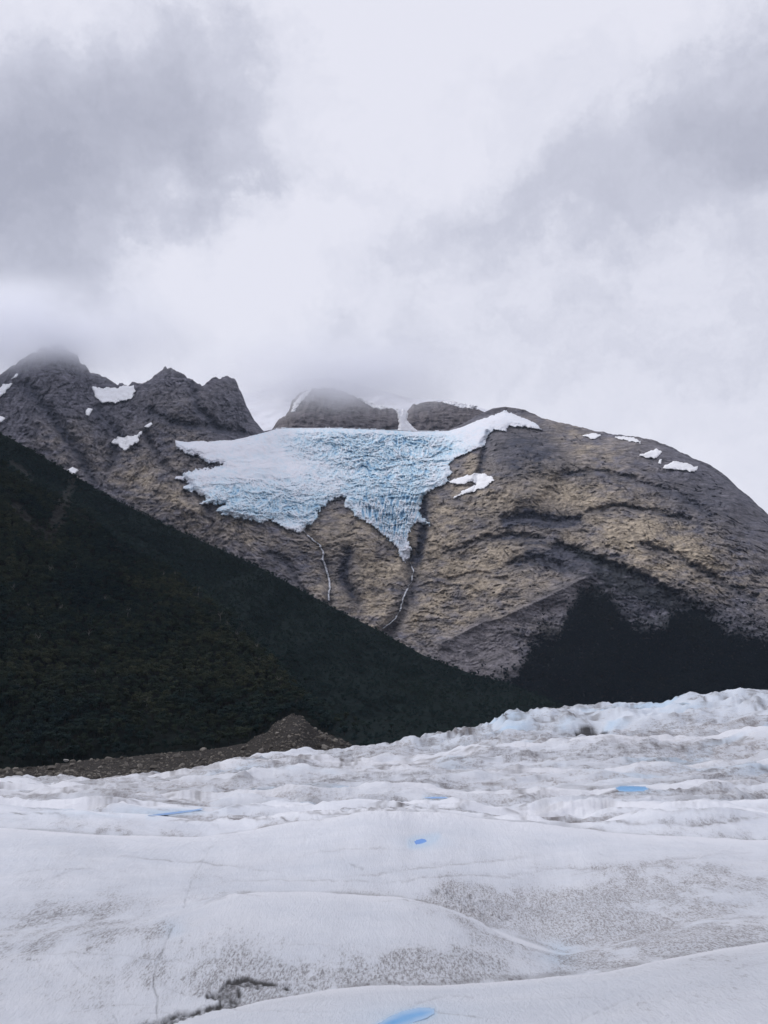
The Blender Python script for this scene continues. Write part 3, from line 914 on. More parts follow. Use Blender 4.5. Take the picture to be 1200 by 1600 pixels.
# ------------------------------------------------------------------ the near glacier
# knots: (distance m, crest curve in photograph pixels, valley distance behind it, valley depth m curve)
KN = [
    (3.0, None, None, None),
    (14.0, [(-300, 1640), (0, 1622), (205, 1602), (250, 1598), (300, 1584), (370, 1571), (420, 1557), (500, 1548), (600, 1542), (700, 1541), (830, 1532), (880, 1527), (940, 1523), (1020, 1505), (1100, 1491), (1200, 1474), (1400, 1450)],
     17.5, [(-300, .8), (200, .9), (600, 0.7), (900, 0.55), (1200, 0.7), (1400, .7)]),
    (27.0, [(-300, 1480), (0, 1462), (150, 1445), (300, 1422), (340, 1410), (380, 1401), (500, 1395), (600, 1400), (640, 1404), (680, 1414), (720, 1428), (760, 1446), (800, 1462), (850, 1480), (880, 1492), (940, 1480), (1100, 1440), (1400, 1430)],
     31.5, [(-300, .05), (200, 0.05), (300, 0.15), (360, 0.45), (500, 0.6), (650, 0.8), (860, 0.55), (890, 0.12), (960, 0.02), (1400, 0.02)]),
    (46.0, [(-300, 1298), (0, 1293), (100, 1299), (170, 1306), (300, 1309), (400, 1296), (470, 1285), (550, 1280), (700, 1281), (800, 1285), (900, 1295), (1000, 1305), (1100, 1312), (1180, 1316), (1400, 1308)],
     54.0, [(-300, .7), (0, .8), (200, 1.1), (600, 1.4), (900, 1.5), (1400, 1.5)]),
    (70.0, [(-300, 1258), (0, 1259), (100, 1262), (200, 1269), (300, 1280), (400, 1281), (450, 1272), (550, 1268), (650, 1271), (800, 1277), (900, 1289), (960, 1279), (1040, 1266), (1120, 1263), (1200, 1268), (1400, 1270)],
     82.0, [(-300, .6), (0, .8), (300, 1.0), (700, .9), (1100, 1.8), (1400, 1.5)]),
    (105.0, [(-300, 1240), (0, 1245), (200, 1252), (330, 1262), (450, 1256), (550, 1252), (700, 1255), (850, 1259), (1000, 1250), (1150, 1246), (1400, 1250)],
     122.0, [(-300, 1.2), (1400, 1.5)]),
    (150.0, [(-300, 1236), (0, 1237), (150, 1241), (300, 1240), (420, 1233), (600, 1232), (800, 1238), (1000, 1225), (1200, 1222), (1400, 1222)],
     172.0, [(-300, 1.4), (1400, 2.0)]),
    (205.0, [(-300, 1230), (0, 1229), (200, 1230), (350, 1213), (450, 1203), (600, 1208), (750, 1204), (900, 1201), (1050, 1192), (1200, 1185), (1400, 1180)],
     235.0, [(-300, 1.5), (500, 2.6), (1400, 3.4)]),
    (275.0, [(-300, 1223), (0, 1222), (150, 1224), (300, 1211), (400, 1194), (480, 1184), (560, 1188), (650, 1182), (760, 1164), (850, 1158), (1000, 1152), (1200, 1140), (1400, 1135)],
     315.0, [(-300, .6), (0, .6), (300, 0.8), (500, 2.0), (900, 4.0), (1400, 5.0)]),
    (370.0, [(-300, 1219), (0, 1219), (100, 1219), (160, 1221), (230, 1213), (300, 1207), (380, 1186), (430, 1175), (480, 1170), (510, 1171), (545, 1178), (580, 1170), (625, 1161), (680, 1156), (730, 1143), (775, 1132), (792, 1121), (850, 1117), (900, 1121), (960, 1118), (1010, 1112), (1090, 1098), (1150, 1094), (1400, 1088)],
     395.0, [(-300, 6), (300, 6), (580, 5), (640, 1.5), (1400, 3.0)]),
    (430.0, [(-300, 1235), (0, 1240), (300, 1225), (545, 1190), (600, 1164), (650, 1157), (700, 1147), (740, 1140), (765, 1132), (780, 1119), (793, 1110), (805, 1114), (820, 1117), (850, 1109), (865, 1105), (900, 1103), (960, 1097), (1000, 1096),
              (1030, 1090), (1060, 1083), (1100, 1078), (1140, 1074), (1200, 1071), (1400, 1065)],
     470.0, [(-300, 12), (600, 12), (1400, 22)]),
    (620.0, None, None, None),
]
AZ = np.radians(np.concatenate([np.linspace(-180, -27, 70)[:-1], np.linspace(-27, 27, 980), np.linspace(27, 180, 70)[1:]]))


def knot_te(curve, az, smoothing=False):
    p = np.array(curve, float)
    xx = np.linspace(p[0, 0], p[-1, 0], 400)
    yy = np.interp(xx, p[:, 0], p[:, 1])
    hw = 9 if smoothing else 2
    k = np.exp(-np.linspace(-1.6, 1.6, 2 * hw + 1) ** 2); k /= k.sum()
    yy = np.convolve(np.pad(yy, hw, mode='edge'), k, 'valid')
    a, t = az_te(xx, yy)
    return np.interp(az, a, t)


def ice_knots(az):
    rs_, zs, ms = [], [], []
    def push(r, z, m):
        rs_.append(np.broadcast_to(r, az.shape)); zs.append(np.broadcast_to(z, az.shape)); ms.append(np.broadcast_to(m, az.shape))
    push(0.0, -1.72, 0.0)
    push(3.0, -1.80, -0.08)
    front = (np.abs(az) < 0.6)
    for i, (r, curve, rv, dep) in enumerate(KN[1:-1]):
        te = knot_te(curve, az, r < 300)
        wob = 1 + 0.05 * perlin(az * 9 + i * 7.3, az * 0 + i * 3.1, 33) * (i > 1)
        rr = r * wob
        z = rr * te
        push(rr, z, te)
        # the valley behind, measured from the chord to the next crest
        nxt = KN[i + 2]
        te2 = knot_te(nxt[1], az, nxt[0] < 300) if nxt[1] else np.full(az.shape, -0.10)
        dx_ = np.linspace(dep[0][0], dep[-1][0], 200); dy_ = np.interp(dx_, [q[0] for q in dep], [q[1] for q in dep])
        kk = np.exp(-np.linspace(-1.6, 1.6, 17) ** 2); kk /= kk.sum()
        dy_ = np.convolve(np.pad(dy_, 8, mode='edge'), kk, 'valid')
        dv = np.interp(az, az_te(dx_, np.full(200, 1250.0))[0], dy_)
        f = (rv - r) / (nxt[0] - r)
        rv2 = rv * wob
        zch = z + (nxt[0] * te2 - z) * f
        push(rv2, zch - dv, (nxt[0] * te2 - z) / (nxt[0] - r) * 0.6)
    push(620.0, -62.5, -0.1)
    return np.array(rs_), np.array(zs), np.array(ms)


def hermite(r, R_, Z_, M_):
    """r: (...,) with matching knots (K, ...)"""
    z = np.full(r.shape, -62.5)
    for k in range(len(R_) - 1):
        h = R_[k + 1] - R_[k]
        m = (r >= R_[k]) & (r <= R_[k + 1])
        t = np.clip((r - R_[k]) / h, 0, 1)
        t2, t3 = t * t, t * t * t
        v = (2 * t3 - 3 * t2 + 1) * Z_[k] + (t3 - 2 * t2 + t) * h * M_[k] + (-2 * t3 + 3 * t2) * Z_[k + 1] + (t3 - t2) * h * M_[k + 1]
        z = np.where(m, v, z)
    return z


POOLS = [  # outline px, depth of hollow in m, material, name, label
    ([(962, 1232), (970, 1229), (990, 1229), (1008, 1230), (1013, 1234), (1006, 1237), (985, 1238), (968, 1237)], 0.8, M_POOL, 'meltwater_pool', 'bright blue oval meltwater pool in the middle of the far ice at right', 'pool'),
    ([(232, 1274.5), (262, 1271), (290, 1267.8), (316, 1264.5), (312, 1266.5), (290, 1270), (262, 1273.5), (240, 1275.5)], 0.3, M_DEEP, 'meltwater_channel', 'long thin deep blue meltwater slit at left between low ice swells', 'meltwater channel'),
    ([(641, 1315), (648, 1311.5), (665, 1309), (684, 1308), (678, 1313.5), (662, 1318), (648, 1322.5), (642, 1322.5)], 0.12, M_DEEP, 'ice_notch', 'short blue notch cut in the smooth white ice swell', 'ice notch'),
    ([(586, 1604), (606, 1592), (628, 1582), (655, 1576), (677, 1577), (678, 1584), (664, 1592), (640, 1600), (615, 1608)], 0.06, M_POOL, 'meltwater_pool', 'soft blue meltwater pool at the bottom edge on the nearest ice', 'pool'),
    ([(664, 1246.8), (680, 1245.8), (697, 1246.4), (700, 1247.9), (685, 1248.3), (668, 1248.2)], 0.2, M_DEEP, 'meltwater_channel', 'small grey blue meltwater slit near the middle of the ice', 'meltwater channel'),
]
CRACKS = [([(329, 1325), (322, 1336), (316, 1350), (308, 1364), (300, 1378), (293, 1398), (287, 1420)], 1.1, 0.45),
          ([(318, 1330), (334, 1323)], 1.5, 0.35),
          ([(268, 1452), (262, 1466), (253, 1485), (246, 1505), (241, 1520), (240, 1535), (247, 1552), (245, 1572), (246, 1592)], 1.7, 0.7),
          ([(547, 1349), (556, 1352), (568, 1357)], 1.6, 0.6), ([(553, 1354), (560, 1349)], 1.2, 0.4),
          ([(476, 1306), (477, 1312), (474, 1317)], 1.6, 0.5),
          ([(628, 1380), (660, 1374), (700, 1376), (740, 1374), (790, 1376), (812, 1366)], 1.6, 0.45),
          ([(760, 1368), (800, 1368), (840, 1364)], 1.0, 0.3),
          ([(82, 1374), (100, 1367), (118, 1361), (140, 1358)], 2.0, 0.4),
          ([(310, 1420), (330, 1412), (352, 1409)], 3.0, 0.35), ([(630, 1493), (650, 1488), (664, 1485)], 1.4, 0.5),
          ([(105, 1500), (130, 1520), (160, 1540)], 1.6, 0.3), ([(205, 1602), (250, 1592), (278, 1577), (320, 1572), (345, 1563)], 3.5, 1.6), ([(325, 1550), (345, 1540), (355, 1530), (385, 1524), (415, 1532), (450, 1541)], 3.2, 1.7), ([(372, 1540), (376, 1555), (362, 1570)], 4.0, 1.5), ([(325, 1548), (350, 1556), (375, 1556)], 5, 1.3),
          ([(240, 1522), (262, 1535)], 1.2, .35), ([(175, 1570), (187, 1600)], 1.4, .35),
          ([(930, 1365), (965, 1352)], 1.2, .25), ([(640, 1570), (700, 1556), (740, 1558)], 2.0, .3), ([(1045, 1402), (1062, 1397)], 1.8, .35),
          ([(910, 1595), (940, 1580), (990, 1560)], 1.6, .3)]
HOLE = [(205, 1600), (235, 1590), (262, 1583), (276, 1571), (292, 1572), (325, 1574), (338, 1566), (352, 1556), (330, 1552), (326, 1545), (345, 1541), (352, 1532), (364, 1526), (384, 1524), (402, 1527), (414, 1534), (404, 1540), (388, 1536), (372, 1534),
        (366, 1541), (374, 1548), (374, 1558), (364, 1568), (340, 1578), (300, 1588), (260, 1600), (220, 1606)]
HOLE2 = [(897, 1134), (908, 1130), (920, 1128), (936, 1129), (948, 1132), (940, 1139), (918, 1142), (900, 1140)]


def make_folds():
    """overhanging little scarps: (x0, x1, y at x0, sag, tilt, rise px, near width px, dirt)"""
    rs = np.random.RandomState(12)
    F = []
    for i in range(230):
        yc = 1285 - 190 * rs.rand() ** 1.15
        xc = rs.uniform(-40, 1240)
        if yc < interp(xc, KN[9][1]) + 3: continue
        if yc < 1190:
            L = rs.uniform(35, 170); ri = rs.uniform(1.2, 4.0); wn = rs.uniform(4, 11)
        else:
            L = rs.uniform(60, 380); ri = rs.uniform(1.5, 4.5); wn = rs.uniform(6, 16)
        if any(abs(xc - np.mean([q[0] for q in p_[0]])) < L * 0.5 + 40 and abs(yc - np.mean([q[1] for q in p_[0]])) < 11 for p_ in POOLS): continue
        F.append((xc - L / 2, xc + L / 2, yc, rs.normal(0, L * 0.025) - L * 0.02, rs.normal(-0.02, 0.05), ri, wn, rs.uniform(0.1, 0.75)))
    for i in range(26):
        yc = rs.uniform(1320, 1590); xc = rs.uniform(-40, 1240); L = rs.uniform(80, 330)
        F.append((xc - L / 2, xc + L / 2, yc, rs.normal(0, L * 0.05), rs.normal(0.02, 0.12), rs.uniform(1.0, 3.0), rs.uniform(14, 34), rs.uniform(0.05, 0.35)))
    for i in range(46):
        xc = rs.uniform(600, 1240); a_, b_ = interp(xc, KN[10][1]), interp(xc, KN[9][1])
        yc = a_ + (b_ - a_) * rs.uniform(0.15, 1.1); L = rs.uniform(25, 110)
        F.append((xc - L / 2, xc + L / 2, yc, rs.normal(0, 3), rs.normal(-0.05, 0.12), rs.uniform(1.5, 4.0), rs.uniform(4, 9), rs.uniform(0.5, 1.0)))
    F += [(965, 1215, 1275, -12, -0.02, 5, 16, .75), (590, 810, 1412, -20, 0.30, 5, 26, .9), (740, 900, 1462, 0, 0.28, 4, 20, .6), (600, 830, 1379, -3, -0.01, 3, 12, .35), (560, 745, 1263, -5, 0.0, 4, 12, .6),
          (330, 640, 1184, -14, -0.03, 5, 14, .35), (420, 640, 1197, -4, -0.02, 4, 12, .8), (660, 900, 1168, -6, -0.05, 4, 10, .7), (640, 760, 1195, 4, -0.15, 3, 9, .7), (-30, 260, 1243, -2, 0.02, 3, 9, .5),
          (400, 560, 1290, 6, -0.12, 3, 10, .8), (1010, 1230, 1288, 8, -0.05, 3, 12, .7), (900, 1230, 1150, -5, -0.06, 4, 10, .6), (870, 1230, 1180, -6, -0.03, 4, 12, .5), (150, 330, 1225, -4, -0.06, 3, 9, .5),
          (-40, 200, 1470, -10, -0.12, 3, 26, .3), (300, 420, 1412, -4, -0.05, 3, 18, .4), (880, 1230, 1497, -10, -0.10, 4, 30, .4)]
    return F


FOLDS = make_folds()


def ice_extra(x, y, z, r):
    """relief and surface attributes added on the ridge surface"""
    px, py = project(x, y, z)
    infr = (y > 2) & (r > 4)
    px = np.where(infr, px, 600.0); py = np.where(infr, py, 3000.0)
    far = smooth(45, 110, r)
    vfar = smooth(210, 330, r)
    wx = x + 6 * fbm(x / 30, y / 30, 3, 501); wy = y + 8 * fbm(x / 26, y / 30, 3, 511)
    calm = np.ones_like(px)
    for poly, *_ in POOLS:
        c = np.mean(poly, 0)
        p = np.array(poly); w = np.ptp(p, axis=0)
        calm = calm * (1 - blob(px, py, c[0], c[1], w[0] * 0.75, w[1] * 1.2 + 4))
    # medium undulation
    h = 0.16 * fbm(x / 6, y / 9, 4, 521) * smooth(6, 20, r) * (1 - 0.5 * far)
    h = h + 0.035 * fbm(x / 0.9, y / 1.2, 5, 531, 0.7) * (1 - smooth(60, 120, r))
    fold = ridged(wx / 40, wy / 14, 4, 541, 0.40)
    h = h + far * calm * (fold - 0.62) * (1.3 + 1.2 * vfar)
    fold2 = ridged(rot(wx, wy, 0.2)[0] / 17, rot(wx, wy, 0.2)[1] / 6, 3, 547, 0.45)
    h = h + far * calm * (fold2 - 0.6) * 0.6
    az_ = np.arctan2(x, y); lr = np.log(np.maximum(r, 1.0))
    wa = az_ + 0.05 * fbm(az_ * 9, lr * 6, 3, 701); wl = lr + 0.06 * fbm(az_ * 7 + 4, lr * 5, 3, 703)
    wave = ridged(wa * 6.5 + wl * 1.2, wl * 10, 4, 705, 0.48)
    far2 = smooth(52, 80, r) * (1 - 0.55 * smooth(330, 400, r))
    h = h + far2 * calm * (wave - 0.6) * np.minimum(r, 400) * 0.0105
    ser = smooth(300, 380, r) * smooth(540, 700, px)
    sr = ridged(rot(wx, wy, 0.5)[0] / 24, rot(wx, wy, 0.5)[1] / 13, 3, 551, 0.38)
    h = h + ser * (sr - 0.6) * 2.6
    lat = 1 - smooth(0.46, 0.62, np.abs(np.arctan2(x, y)))
    h = h * (0.3 + 0.7 * lat)
    h = h * calm
    fdirt = np.zeros_like(px)
    fdark = np.zeros_like(px); line = np.zeros_like(px)
    wob = 3.0 * fbm(px / 23, py / 12, 3, 801) + 1.2 * fbm(px / 7, py / 5, 2, 803)
    for x0, x1, y0, sag, tilt, ri, wn, k in FOLDS:
        m = (px > x0) & (px < x1) & (np.abs(py - y0) < abs(sag) + abs(tilt) * (x1 - x0) + 45)
        if not m.any(): continue
        qx = px[m]; u = (qx - x0) / (x1 - x0)
        env = np.sin(np.pi * u) ** 0.7
        dv = py[m] + wob[m] - (y0 + sag * 4 * u * (1 - u) + tilt * (qx - x0))
        prof = np.where(dv > 0, np.exp(-dv / wn), np.exp(dv / 1.3))
        h[m] += ri * (r[m] / 1600.0) * env * (prof - 0.25 * np.exp(-((dv + 4) / 4) ** 2)) * calm[m]
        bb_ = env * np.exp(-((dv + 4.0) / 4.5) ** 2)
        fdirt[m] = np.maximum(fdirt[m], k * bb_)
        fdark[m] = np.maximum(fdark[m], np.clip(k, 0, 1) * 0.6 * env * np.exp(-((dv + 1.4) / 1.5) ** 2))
    # pools, cracks and the dark melt holes
    dirt = np.zeros_like(px); blue = np.zeros_like(px); dark = np.zeros_like(px)
    for poly, dep, mt, nm, lb, ct in POOLS:
        s_ = poly_sd(px, py, poly)
        h = h - 0.06 * dep * smooth(-1.0, 2.0, s_)
        blue = blue + 0.30 * smooth(-9, -0.5, s_)
    for pts, w, k in CRACKS:
        d = line_dist(px + 1.5 * fbm(px / 6, py / 6, 2, 3), py, pts)
        g_ = np.exp(-(d / (w * (0.55 + 1.3 * np.abs(fbm(px / 11, py / 11, 3, 13)) / 0.35 * 0.5))) ** 2) * np.clip(0.75 + 1.3 * fbm(px / 13, py / 17, 3, 19), 0.1, 1)
        h = h - 0.035 * g_ * min(k, 1)
        dark = np.maximum(dark, g_ * k * (0.55 if k < 1 else 0.95))
    s_ = poly_sd(px, py, HOLE) + 3 * fbm(px / 9, py / 6, 3, 561)
    hs = smooth(-3, 4, s_)
    h = h - 0.045 * hs
    dark = np.maximum(dark, hs * (0.6 + 0.9 * fbm(px / 7, py / 5, 4, 571, 0.7)))
    s_ = poly_sd(px, py, HOLE2) + 2 * fbm(px / 6, py / 3, 3, 562)
    hs = smooth(-1.2, 1.0, s_)
    dark = np.maximum(dark, 0.97 * hs)  # shade inside the opening painted as near-black on the barely sunken ice
    h = h - 0.4 * hs
    # rubbly lumps in the trough behind the hump
    lump = smooth(0.25, 0.6, blob(px, py, 735, 1415, 70, 16, 0.33))
    h = h + lump * 0.12 * ridged(x / 0.9, y / 0.9, 3, 577)
    dark = np.maximum(dark, 0.55 * lump * smooth(0.12, 0.35, fbm(px / 9, py / 6, 3, 579)))
    # dirt zones; the troughs further down also get painted shade
    Z_ = [(130, 1420, 130, 60, .42), (60, 1480, 110, 50, .45), (210, 1500, 170, 70, .55), (90, 1330, 90, 14, .16), (430, 1505, 120, 32, .55), (560, 1520, 190, 24, .95), (390, 1535, 90, 28, .6),
          (470, 1530, 60, 20, .5), (720, 1405, 75, 20, .95), (780, 1430, 90, 34, .85), (900, 1445, 130, 46, .85), (1010, 1480, 130, 26, .75), (1060, 1410, 130, 60, .52), (1150, 1450, 90, 40, .55), (930, 1512, 40, 14, 1.1),
          (1130, 1550, 110, 60, .36), (950, 1580, 130, 30, .32), (760, 1500, 120, 18, .3), (1140, 1390, 90, 40, .35), (960, 1390, 120, 40, .38), (650, 1360, 80, 30, .12), (330, 1390, 60, 30, .15), (640, 1500, 80, 25, .45)]
    for cx, cy_, rx, ry, k in Z_:
        dirt = dirt + k * blob(px, py, cx, cy_, rx, ry)
    st = fbm(x / 1.1, r / 5.0, 5, 581, 0.65)
    st2 = fbm(x / 5, y / 5, 4, 591, 0.6)
    st4 = fbm(x / 2.4 + 3, r / 4.0, 5, 587, 0.68)
    dirt = dirt * np.clip(0.92 + 1.0 * st + 0.5 * st2 + 1.7 * st4, 0.1, 1.6) + 0.05
    dfar = 0.12 + 0.60 * fbm(wx / 34, wy / 26, 4, 601, 0.6) + 0.9 * smooth(0.66, 0.42, fold) * 0.45 + 0.18 * vfar
    dfar = dfar + 0.35 * blob(px, py, 520, 1203, 150, 11) + 0.4 * blob(px, py, 480, 1287, 110, 8) + 0.4 * blob(px, py, 1110, 1292, 110, 14) + 0.3 * blob(px, py, 1050, 1165, 200, 22) + .25 * blob(px, py, 850, 1180, 120, 12) + 0.3 * blob(px, py, 640, 1185, 90, 12) \
        - 0.35 * blob(px, py, 870, 1225, 130, 12) - 0.5 * blob(px, py, 470, 1178, 60, 8)
    dirt = dirt * (1 - far) + dfar * far
    dfar = dfar + 0.40 * smooth(0.66, 0.36, wave)
    lines = np.maximum(smooth(0.80, 0.93, ridged(wx / 42, wy / 13, 3, 611, 0.45)), smooth(0.87, 0.95, ridged(wa * 5, wl * 11, 3, 711, 0.4)))
    line = np.maximum(line, ser * 0.7 * smooth(0.80, 0.92, ridged(wa * 16 + wl * 6, wl * 20, 3, 721, 0.4)))
    blue = blue + 0.35 * blob(px, py, 872, 1492, 26, 22) + .22 * blob(px, py, 268, 1452, 18, 12) + 0.30 * blob(px, py, 200, 1268, 130, 5) + .25 * blob(px, py, 640, 1590, 90, 20) + .2 * blob(px, py, 665, 1320, 40, 10)
    blue = blue + far * 0.45 * smooth(0.15, 0.5, fbm(wx / 30, wy / 22, 4, 621)) + ser * 0.14 + 0.4 * blob(px, py, 795, 1122, 30, 12)
    blue = blue + 0.06
    dirt = dirt * (1 - 0.55 * ser)
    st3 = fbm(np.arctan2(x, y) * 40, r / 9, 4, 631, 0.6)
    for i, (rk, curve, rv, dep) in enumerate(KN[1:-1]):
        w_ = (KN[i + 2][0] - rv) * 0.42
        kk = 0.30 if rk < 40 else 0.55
        dirt = dirt + kk * np.exp(-((r - rv - 0.9 * w_) / w_) ** 2) * np.clip(0.55 + 1.5 * st3, 0, 1.4) * lat * (1 - ser)  # trough dirt with ambient shade painted into the same tone
    dirt = dirt + 0.09 * (1 + 2.2 * fbm(x / 3.5, r / 6, 4, 641, 0.6))
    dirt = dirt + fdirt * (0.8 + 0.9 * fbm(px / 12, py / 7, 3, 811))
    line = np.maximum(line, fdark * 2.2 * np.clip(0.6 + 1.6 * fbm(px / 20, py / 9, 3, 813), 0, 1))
    line = np.maximum(line, far * calm * 0.6 * lines * smooth(-0.2, 0.15, fbm(x / 40, y / 40, 2, 617)))
    crest_bright = np.zeros_like(px)
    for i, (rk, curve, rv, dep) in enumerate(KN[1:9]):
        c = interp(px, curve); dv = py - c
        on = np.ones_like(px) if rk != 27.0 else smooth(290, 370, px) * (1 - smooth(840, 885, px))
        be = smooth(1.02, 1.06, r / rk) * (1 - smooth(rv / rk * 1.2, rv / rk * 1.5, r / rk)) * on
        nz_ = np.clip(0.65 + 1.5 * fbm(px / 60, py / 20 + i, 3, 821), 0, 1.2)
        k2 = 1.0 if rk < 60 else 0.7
        line = np.maximum(line, k2 * 0.42 * be * nz_ * np.exp(-(np.maximum(-dv - 1, 0) / 3.0) ** 2) * (dv < 6))  # dark edge painted behind each crest, standing in for trough shade
        dirt = dirt + k2 * 0.40 * be * nz_ * np.exp(-(np.maximum(-dv, 0) / 14.0) ** 2)  # dirt band behind the crest, with occlusion shade painted in
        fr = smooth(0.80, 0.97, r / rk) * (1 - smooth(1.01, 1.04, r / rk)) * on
        crest_bright = np.maximum(crest_bright, fr * np.exp(-(np.maximum(dv - 1, 0) / (9.0 if rk < 60 else 4.0))) * 0.75)  # clean crest ice, with the brightness of a lit edge painted in
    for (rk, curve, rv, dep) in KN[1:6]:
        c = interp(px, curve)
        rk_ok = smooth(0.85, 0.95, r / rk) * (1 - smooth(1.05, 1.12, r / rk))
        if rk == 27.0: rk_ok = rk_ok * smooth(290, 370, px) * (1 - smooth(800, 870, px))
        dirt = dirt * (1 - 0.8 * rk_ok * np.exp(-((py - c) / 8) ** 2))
    return h, np.clip(dirt, 0, 1), np.clip(blue, 0, 1), np.clip(dark, 0, 1), np.clip(line, 0, 0.9), crest_bright * (1 - np.clip(dark, 0, 1))


rr = np.concatenate([np.linspace(0.5, 7.5, 12), np.geomspace(8, 15, 110), np.geomspace(15.04, 30, 260), np.geomspace(30.1, 50, 110), np.geomspace(50.3, 460, 350), np.linspace(466, 640, 20)])
Kr, Kz, Km = ice_knots(AZ)
Rg = np.broadcast_to(rr[:, None], (len(rr), len(AZ))).copy()
Ag = np.broadcast_to(AZ[None], Rg.shape)
Zg = hermite(Rg, Kr[:, None, :], Kz[:, None, :], Km[:, None, :])
Xg = Rg * np.sin(Ag); Yg = Rg * np.cos(Ag)
hx, dirt, blue, dark, line, crest_bright = ice_extra(Xg, Yg, Zg, Rg)
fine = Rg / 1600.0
ice = grid_mesh('glacier_surface', Xg, Yg, Zg + hx, M_ICE, attrs={'dirt': dirt, 'blue': blue, 'dark': dark, 'line': line, 'crest_bright': crest_bright, 'fine': fine}, flip=True)
tag(ice, 'wide white glacier surface with smooth swells and dirty streaks', kind='structure')


def ice_hit(px, py):
    az, te = az_te(px, py)
    K = ice_knots(az)
    best = np.full(az.shape, np.nan)
    for r in np.geomspace(7, 300, 800):
        z = hermite(np.full(az.shape, r), *K)
        ok = np.isnan(best) & (z >= r * te)
        best = np.where(ok, r, best)
    return best


for poly, dep, mt, nm, lb, ct in POOLS:
    p = np.array(poly)
    x0, y0 = p.min(0) - 2; x1, y1 = p.max(0) + 2
    px, py = np.meshgrid(np.linspace(x0, x1, 70), np.linspace(y1, y0, 28))
    s_ = poly_sd(px, py, poly) + 0.4 * fbm(px / 8, py / 4, 2, 3)
    r = ice_hit(px, py)
    r = np.where(np.isnan(r), np.nanmean(r), r)
    # even the surface out so that the water lies smooth
    for _ in range(6):
        q = np.pad(r, 1, mode='edge'); r = (q[1:-1, 1:-1] * 2 + q[:-2, 1:-1] + q[2:, 1:-1] + q[1:-1, :-2] + q[1:-1, 2:]) / 6
    ddz = dep * 0.2
    X, Y, Z = at(px, py, r)
    o = grid_mesh(nm, X, Y, Z + 0.007 * r / 14, mt, keep=s_ > -0.15, attrs={'edge': np.clip(s_ / (9.0 if mt is M_POOL and dep < 0.1 else 1.5), 0, 1)})
    tag(o, lb, ct)

# ------------------------------------------------------------------ trees
def mesh_from(name, V, F, mats, midx=None):
    me = bpy.data.meshes.new(name)
    me.from_pydata(V, [], F)
    for m in mats: me.materials.append(m)
    if midx: me.polygons.foreach_set('material_index', midx)
    me.update()
    return me


def cone_between(V, F, a, b, ra, rb, n=5):
    a = Vector(a); b = Vector(b); d = (b - a).normalized()
    q = d.to_track_quat('Z', 'Y'); base = len(V)
    for c, r in ((a, ra), (b, rb)):
        for i in range(n):
            an = 2 * math.pi * i / n
            V.append(tuple(c + q @ Vector((math.cos(an) * r, math.sin(an) * r, 0))))
    for i in range(n):
        F.append((base + i, base + (i + 1) % n, base + n + (i + 1) % n, base + n + i))


def tree_parts(seed, H=10.0, W=8.5, leaves=420, bare=False):
    rnd = random.Random(seed)
    TV, TF = [], []
    lean = Vector((rnd.uniform(-.6, .6), rnd.uniform(-.6, .6), 0))
    top = Vector((0, 0, H * 0.55)) + lean
    cone_between(TV, TF, (0, 0, -1.5), tuple(top * 0.5), 0.32, 0.24)
    cone_between(TV, TF, tuple(top * 0.5), tuple(top), 0.24, 0.15)
    tips = []
    for i in range(6 if not bare else 9):
        an = rnd.uniform(0, 6.28); st = top * rnd.uniform(0.45, 1.0)
        e = st + Vector((math.cos(an) * W * rnd.uniform(.2, .38), math.sin(an) * W * rnd.uniform(.2, .38), H * rnd.uniform(0.1, 0.34)))
        cone_between(TV, TF, tuple(st), tuple(e), 0.13, 0.05, 4); tips.append(e)
        if bare:
            e2 = e + Vector((rnd.uniform(-1, 1), rnd.uniform(-1, 1), rnd.uniform(.6, 1.6)))
            cone_between(TV, TF, tuple(e), tuple(e2), 0.06, 0.03, 3)
    LV, LF = [], []
    blobs = []
    for i in range(9):
        an = rnd.uniform(0, 6.28); rad = rnd.uniform(0.05, 0.33) * W
        zc = H * rnd.uniform(0.45, 0.86)
        blobs.append((Vector((math.cos(an) * rad, math.sin(an) * rad, zc)) + lean * 0.5, rnd.uniform(0.15, 0.25) * W))
    for i in range(leaves):
        c, r = rnd.choice(blobs)
        v = Vector((rnd.gauss(0, 1), rnd.gauss(0, 1), rnd.gauss(0, 0.8))).normalized() * r * rnd.uniform(0.6, 1.08)
        v.z *= 0.8
        p = c + v
        s_ = rnd.uniform(0.28, 0.62)
        n = (v.normalized() + Vector((rnd.uniform(-.7, .7), rnd.uniform(-.7, .7), rnd.uniform(-.2, .9)))).normalized()
        t = n.orthogonal().normalized(); t = Matrix.Rotation(rnd.uniform(0, 6.28), 3, n) @ t; b = n.cross(t)
        k = len(LV)
        LV += [tuple(p + t * s_), tuple(p + b * s_ * .7), tuple(p - t * s_), tuple(p - b * s_ * .7)]
        LF.append((k, k + 1, k + 2, k + 3))
    # dark inner boughs so the crown is not see-through everywhere
    for c, r in blobs:
        k = len(LV); r2 = r * 0.62
        for dx, dy, dz in ((1, 0, 0), (-1, 0, 0), (0, 1, 0), (0, -1, 0), (0, 0, .8), (0, 0, -.8)):
            LV.append(tuple(c + Vector((dx, dy, dz)) * r2 * rnd.uniform(.8, 1.15)))
        for f in ((0, 2, 4), (2, 1, 4), (1, 3, 4), (3, 0, 4), (2, 0, 5), (1, 2, 5), (3, 1, 5), (0, 3, 5)):
            LF.append(tuple(k + j for j in f))
    return (TV, TF), (LV, LF)


